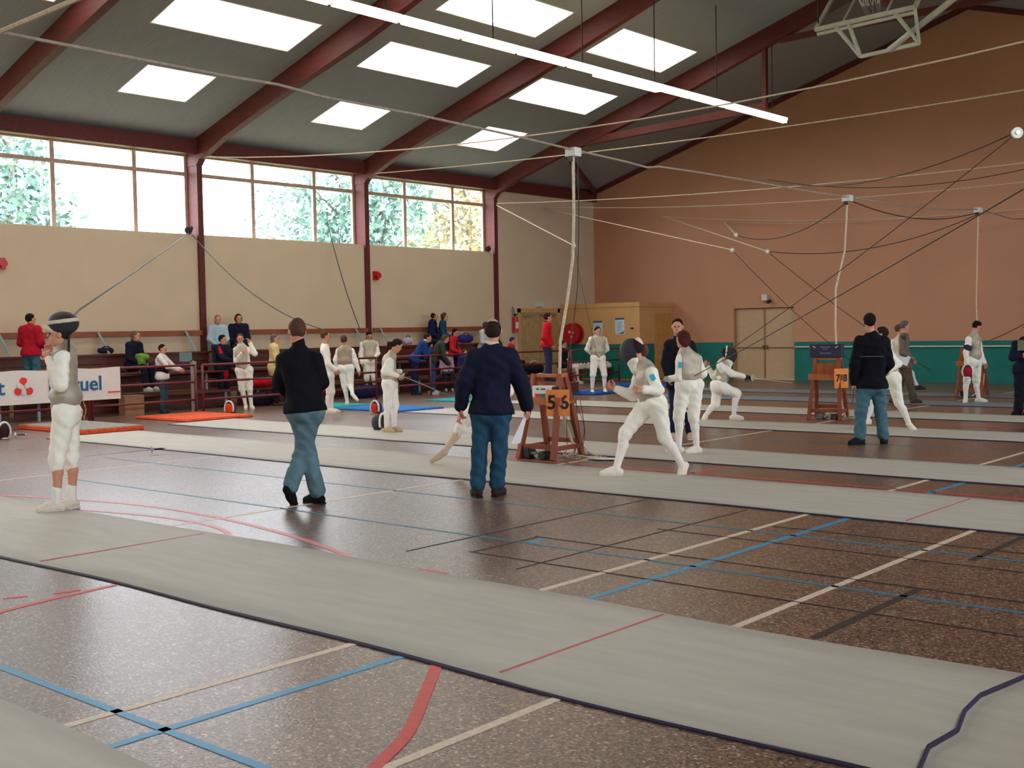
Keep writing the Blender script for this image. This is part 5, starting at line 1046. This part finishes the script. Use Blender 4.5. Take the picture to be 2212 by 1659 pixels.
# --- row of people at the railing
b = G(596, 876); person('woman in a cream coat and dark trousers left of the black turtleneck man', pose(b, 1.66, 80, ('front', 'front'), 'stand'), 80, q=.018, look=95, hair='long', hc='grey', top=(226, 196, 138), fit=.036, hem=.20, bottom=('trousers', (28, 24, 38)), shoe=(90, 46, 40), H=1.66)
D = dist(G(715, 893))
J = PJ(D, head=(704, 726), neck=(701, 744), shR=(700, 756, -.1), shL=(703, 756, .13), elR=(709, 786, -.15), wrR=(724, 798, -.12), elL=(708, 786, .18), wrL=(722, 800, .12), hpR=(708, 812, -.05), hpL=(710, 812, .08), knR=(712, 846), knL=(716, 846, .1), anR=(707, 882), anL=(716, 880, .1), toR=(726, 890, 0), toL=(734, 888, .1))
person('fencer in white in profile just right of the black turtleneck man', J, 85, q=.016, hair='short', hc='brown', H=1.70, **{**FEN, 'vest': None})
D = dist(G(752, 878))
J = PJ(D, head=(743, 735), neck=(744, 750), shL=(732, 758), shR=(759, 758), elL=(725, 778), wrL=(728, 795, .05), elR=(769, 782), wrR=(775, 800, .05), hpL=(740, 795), hpR=(755, 795), knL=(745, 834, .05), knR=(757, 832), anL=(750, 868, .05), anR=(762, 852, -.25), toL=(748, 873, .2), toR=(772, 862, -.3))
person('fencer in a beige vest walking away, next to the one in profile', J, 5, q=.016, hair='short', hc='brown', H=1.66, **{**FEN, 'vest': (164, 146, 122)}, snap=False)
b = G(800, 856); person('fencer with a black cap looking down in front of the second post', pose(b, 1.68, 165, ('front', 'down'), 'stand'), 165, q=.018, nod=25, hair='short', hc='black', H=1.68, **FEN)
b = G(354, 892); person('boy in a white top with a black band across, hands on the railing', pose(b, 1.48, 110, ('rail', 'rail'), 'stand'), 150, q=.018, look=120, hair='short', hc='black', top=(234, 226, 220), fit=.012, hem=.08, bottom=('slim', (62, 80, 92)), shoe=(52, 60, 70), H=1.48,
    extra=lambda root, B, J, HD, s, n, up, lat: qmesh('black_band', [Field(.02).rc((J['hpL']+J['hpR'])/2+up*.16, (J['hpL']+J['hpR'])/2+up*.10, .136, .136, n, 1.15).mesh(.016)], cloth((28, 26, 30)), root, B))
b = G(484, 876); person('boy in a navy and red jacket, red top tied at the waist, behind the railing', pose(b, 1.66, 135, ('rail', 'rail'), 'stand'), 140, q=.018, look=120, hair='short', hc='black', top=(26, 28, 46), fit=.030, hem=.05, bottom=('trousers', (24, 26, 44)), shoe=(50, 44, 50), H=1.66,
    extra=lambda root, B, J, HD, s, n, up, lat: (qmesh('red_top', [Field(.02).rc((J['hpL']+J['hpR'])/2+up*.06-lat*.0, (J['hpL']+J['hpR'])/2-up*.16, .15, .13, n, 1.1).mesh(.018)], cloth((204, 20, 34)), root, B),
        qmesh('red_sleeve_panel', [Field(.02).rc(J['shR']+n*.02, J['elR'], .068, .066).mesh(.016)], cloth((196, 24, 36)), root, B)))
D = dist(G(540, 884))
J = PJ(D, head=(519, 732), neck=(521, 746), shR=(511, 755), shL=(533, 755), elR=(510, 782, -.05), wrR=(522, 764, -.2), elL=(551, 764, -.05), wrL=(541, 742, -.08), hpR=(519, 800), hpL=(536, 800), knR=(523, 840), knL=(539, 840), anR=(531, 878), anL=(543, 877), toR=(530, 884, -.18), toL=(548, 884, -.15))
person('fencer in white raising a hand to the ear, behind the railing gap', J, 178, q=.016, hair='tuft', hc='brown', H=1.66, **{**FEN, 'vest': (190, 176, 156)})
# --- spectators on the bleachers
def seatp(px, X0, zseat, H, face, label, **kw):
    d = ray(px, 740); p = CAMP+d*(X0/d[0]); f = azim(p, face); b = V(p[0], p[1], 0)+f*.42*H/1.75
    arms = kw.pop('arms', ('lap', 'lap')); lean = kw.pop('lean', 8); J = pose(V(b[0], b[1], 0), H, face, arms, 'sit', seat=zseat, lean=lean)
    for k in 'LR': J['an'+k][2] = max(zseat-.38, .085)+.0
    return person(label, J, face, q=.019, H=H, snap=False, **kw)
seatp(285, -22.95, .92, 1.66, 130, 'woman in a navy coat sitting on the bleachers with a green bag on her knee', look=110, hair='long', hc='grey', top=(24, 26, 48), fit=.024, hem=.05, bottom=('trousers', (26, 28, 44)), shoe=(206, 200, 204))
p = at(305, 782, 25.2); gb = empty('green_bag', p); tag(gb, 'bright green cloth on the knees of the woman in navy', 'bag'); F = Field(.03).rc(V(0, 0, .1), V(.02, .02, -.22), .10, .07).rc(V(-.06, -.05, .12), V(.1, .08, .1), .06, .06); F.wr = (.008, 40); qmesh('cloth', [F.mesh(.018)], cloth((112, 156, 66)), gb, V(0, 0, 0))
seatp(471, -23.4, 1.30, 1.60, 175, 'woman in a pale blue vest on the top bench', look=170, hair='long', hc='light', top=(176, 200, 214), fit=.018, hem=.08, bottom=('trousers', (50, 56, 80)), shoe=(60, 60, 60))
seatp(516, -23.4, 1.30, 1.66, 175, 'dark haired woman in a navy coat with a white scarf on the top bench', look=165, hair='bob', hc='dark', top=(28, 28, 50), fit=.022, hem=.08, bottom=('trousers', (30, 30, 44)), shoe=(50, 50, 54), collar=(226, 190, 196))
seatp(931, -23.4, 1.30, 1.76, 100, 'balding man in a navy jacket on the top bench', look=95, hair='bald', hc='black', top=(24, 28, 60), fit=.034, hem=.08, bottom=('trousers', (30, 34, 54)), shoe=(40, 40, 44))
seatp(953, -23.25, 1.30, 1.70, 95, 'woman in a teal jacket and white blouse next to the balding man', look=90, hair='bob', hc='brown', top=(26, 66, 92), fit=.026, hem=.08, bottom=('trousers', (40, 44, 60)), shoe=(50, 50, 54), collar=(222, 218, 220))
d = ray(66, 720); b = CAMP+d*(-22.75/d[0]); b[2] = .44
person('person in a red jacket and jeans standing on the bleachers with the back turned', pose(b, 1.72, 40, ('front', 'front'), 'stand'), 40, q=.016, look=60, hair='short', hc='black', top=(176, 24, 44), fit=.036, hem=.05, bottom=('trousers', (60, 104, 124)), shoe=(50, 50, 54), H=1.72, snap=False, collar=(30, 28, 46))
b = G(896, 853); b[0] += 0
person('boy in a blue sweater leaning on the railing with a hand at his mouth', pose(b, 1.72, 80, ('chin', 'chin'), 'stand', lean=32), 80, q=.016, look=95, nod=5, hair='short', hc='dark', top=(34, 62, 124), fit=.024, hem=.05, bottom=('trousers', (28, 34, 64)), shoe=(44, 44, 50), H=1.72, collar=(214, 220, 228))
b = G(933, 851)
person('brown haired boy in a dark green jacket leaning on the railing', pose(b, 1.70, 80, ('rail', 'rail'), 'stand', lean=34), 80, q=.017, look=95, nod=18, hair='bob', hc='brown', top=(58, 66, 56), fit=.026, hem=.05, bottom=('trousers', (44, 76, 124)), shoe=(206, 196, 186), H=1.70)
seatp(963, -22.2, .44, 1.32, 170, 'small girl in a mauve top sitting behind the railing', look=160, hair='long', hc='brown', top=(176, 150, 178), fit=.016, hem=.08, bottom=('trousers', (40, 38, 52)), shoe=(180, 160, 160))
seatp(1000, -22.2, .44, 1.35, 150, 'child in a purple jacket sitting behind the railing', look=130, hair='short', hc='brown', top=(54, 44, 96), fit=.03, hem=.08, bottom=('trousers', (62, 80, 120)), shoe=(180, 160, 160))
seatp(976, -22.9, .88, 1.62, 110, 'person with black hair and a red top sitting between the railing and the bench', look=120, nod=20, hair='long', hc='black', top=(206, 34, 44), fit=.022, hem=.08, bottom=('trousers', (30, 30, 44)), shoe=(60, 60, 60))
seatp(1044, -23.2, 1.05, 1.66, 120, 'spectator in pale blue partly hidden by the head of the navy sweater man', look=100, hair='bob', hc='brown', top=(206, 214, 210), fit=.03, hem=.08, bottom=('trousers', (60, 80, 110)), shoe=(60, 60, 60))
seatp(1100, -22.6, .62, 1.58, 100, 'spectator in a red jacket and dark cap right of the navy sweater man', look=100, nod=10, hair='short', hc=(60, 40, 90), top=(196, 28, 44), fit=.034, hem=.08, bottom=('trousers', (30, 30, 44)), shoe=(60, 60, 60))
# --- things on the floor and benches
g = G(823, 930); floor_mask(g[0], g[1], -60, 'black fencing mask with white rim at the feet of the ponytail girl', z=.135)
g = G(812, 893); floor_mask(g[0], g[1], 35, 'red lined fencing mask lying by the blue mat', inner=(206, 60, 50), z=.11)
g = G(8, 948); floor_mask(g[0], g[1], -25, 'dark lined fencing mask with a white rim at the left edge', inner=(60, 34, 40), z=.125)
g = G(497, 893); floor_mask(g[0], g[1], 30, 'fencing mask with orange red lining beside the orange mat', inner=(238, 70, 30), z=.11)
g = G(330, 981); foil(V(g[0], g[1], .065), nrm(azim(g, -97)+V(0, 0, -.045)), 'foil lying alone on the bare floor at the left, guard to the right', .9)
g = G(36, 946); foil(V(g[0], g[1], .05), nrm(azim(g, -70)+V(0, 0, -.03)), 'foil lying beside the mask at the left edge', .6, gr=.045)
g = G(1296, 993); mp = empty('papers', g); tag(mp, 'white sheets on the floor between the stand and the lunging fencer', 'paper')
for k, (a, dx, dy) in enumerate(((.1, 0, 0), (.5, .12, .03))):
    o = MB().box(-.14, .14, -.1, .1, .0145+.002*k, .016+.002*k).obj('sheet', M_PAPER, mp); o.rotation_euler[2] = a; o.location = (dx, dy, 0)
def bag(px, py, X0, z, dims, col, label, name='sports_bag', col2=None):
    d = ray(px, py); p = CAMP+d*(X0/d[0]); root = empty(name, V(p[0], p[1], z)); tag(root, label, 'bag'); a, b_, h_ = V(*dims)/2
    F = Field(.05).rc(V(0, -b_+h_, h_), V(0, b_-h_, h_), h_*.95, h_*.95, V(1, 0, 0), h_/a if a < h_ else 1); F.wr = (.006, 30); F.sub(V(0, 0, .003), -ZUP); qmesh('bag_body', [F.mesh(.02)], cloth(col), root, V(0, 0, 0))
    MB().tube([V(a*.2, -b_*.5, 1.8*h_), V(a*.3, -b_*.2, 2.3*h_), V(a*.3, b_*.2, 2.3*h_), V(a*.2, b_*.5, 1.8*h_)], .012, 6).obj('strap', cloth(col2 or (30, 30, 36)), root); return root
bag(563, 830, -22.4, .40, (.34, .75, .24), (214, 26, 40), 'red bag on the lower bench left of the black turtleneck man')
bag(1005, 735, -23.5, 1.29, (.3, .6, .26), (54, 48, 120), 'blue violet bag on the top bench left of the navy sweater man')
bag(880, 735, -23.5, 1.29, (.25, .35, .22), (196, 176, 206), 'pale lilac bundle on the top bench above the blue sweater boy')
bag(228, 755, -23.5, 1.29, (.25, .4, .14), (30, 34, 56), 'dark bundle on the top bench above the banner')
bag(565, 850, -21.9, .0, (.3, .7, .3), (28, 26, 32), 'black bag on the floor under the red one')
bag(790, 835, -21.9, .0, (.4, .9, .34), (30, 34, 74), 'navy holdall on the floor between the two posts of railing')
bag(1150, 775, -22.3, .3, (.4, .9, .36), (24, 26, 38), 'black holdall with white stripes right of the navy sweater man', col2=(230, 226, 216))
# crumpled white sheet on a bench by the green wall
g = G(1300, 826); wb = empty('low_bench', V(-21.8, 29.2, 0)); tag(wb, 'long low bench carrying crumpled white fabric before the green wall', 'bench')
MB().box(-.18, .18, -1.1, .6, .36, .40).obj('seat', M_WOODR, wb)
for y_ in (-1.0, .5): MB().box(-.14, .14, y_-.03, y_+.03, 0, .36).obj('leg', M_WOODR, wb)
cw = empty('white_fabric', V(-21.8, 29.0, .40)); tag(cw, 'crumpled white fabric heaped on the low bench by the green wall', 'fabric'); F = Field(.04)
rs = np.random.default_rng(3)
for k in range(12): F.rc(V(rs.uniform(-.08, .08), -.9+.15*k, .06), V(rs.uniform(-.1, .1), -.85+.15*k, rs.uniform(.1, .24)), .09, .04)
F.wr = (.01, 40); F.sub(V(0, 0, .003), -ZUP); qmesh('cloth', [F.mesh(.022)], cloth((206, 204, 186)), cw, V(0, 0, 0))
# pale post with a teal sign behind the railing gap
ps = empty('marker_post', V(-21.6, 14.35, 0)); tag(ps, 'pale post with a small teal sign by the gap in the railing', 'post')
MB().box(-.045, .045, -.045, .045, 0, 1.1).obj('post', mat('pale_stone', (168, 158, 148), .7), ps); MB().box(-.06, -.04, -.3, .0, 1.1, 1.3).box(-.06, -.04, -.05, .05, 1.05, 1.12).obj('sign', mat('teal_card', (104, 132, 134), .6), ps)
bx_ = G(262, 868); cbx = MB().box(-22.2, -21.95, 12.9, 13.35, 0, .42).obj('cardboard_box', mat('cardboard', (150, 108, 80), .8)); tag(cbx, 'brown cardboard box behind the railing right of the banner', 'box')
print('SCRIPT SECONDS', round(time.time()-T0, 1))
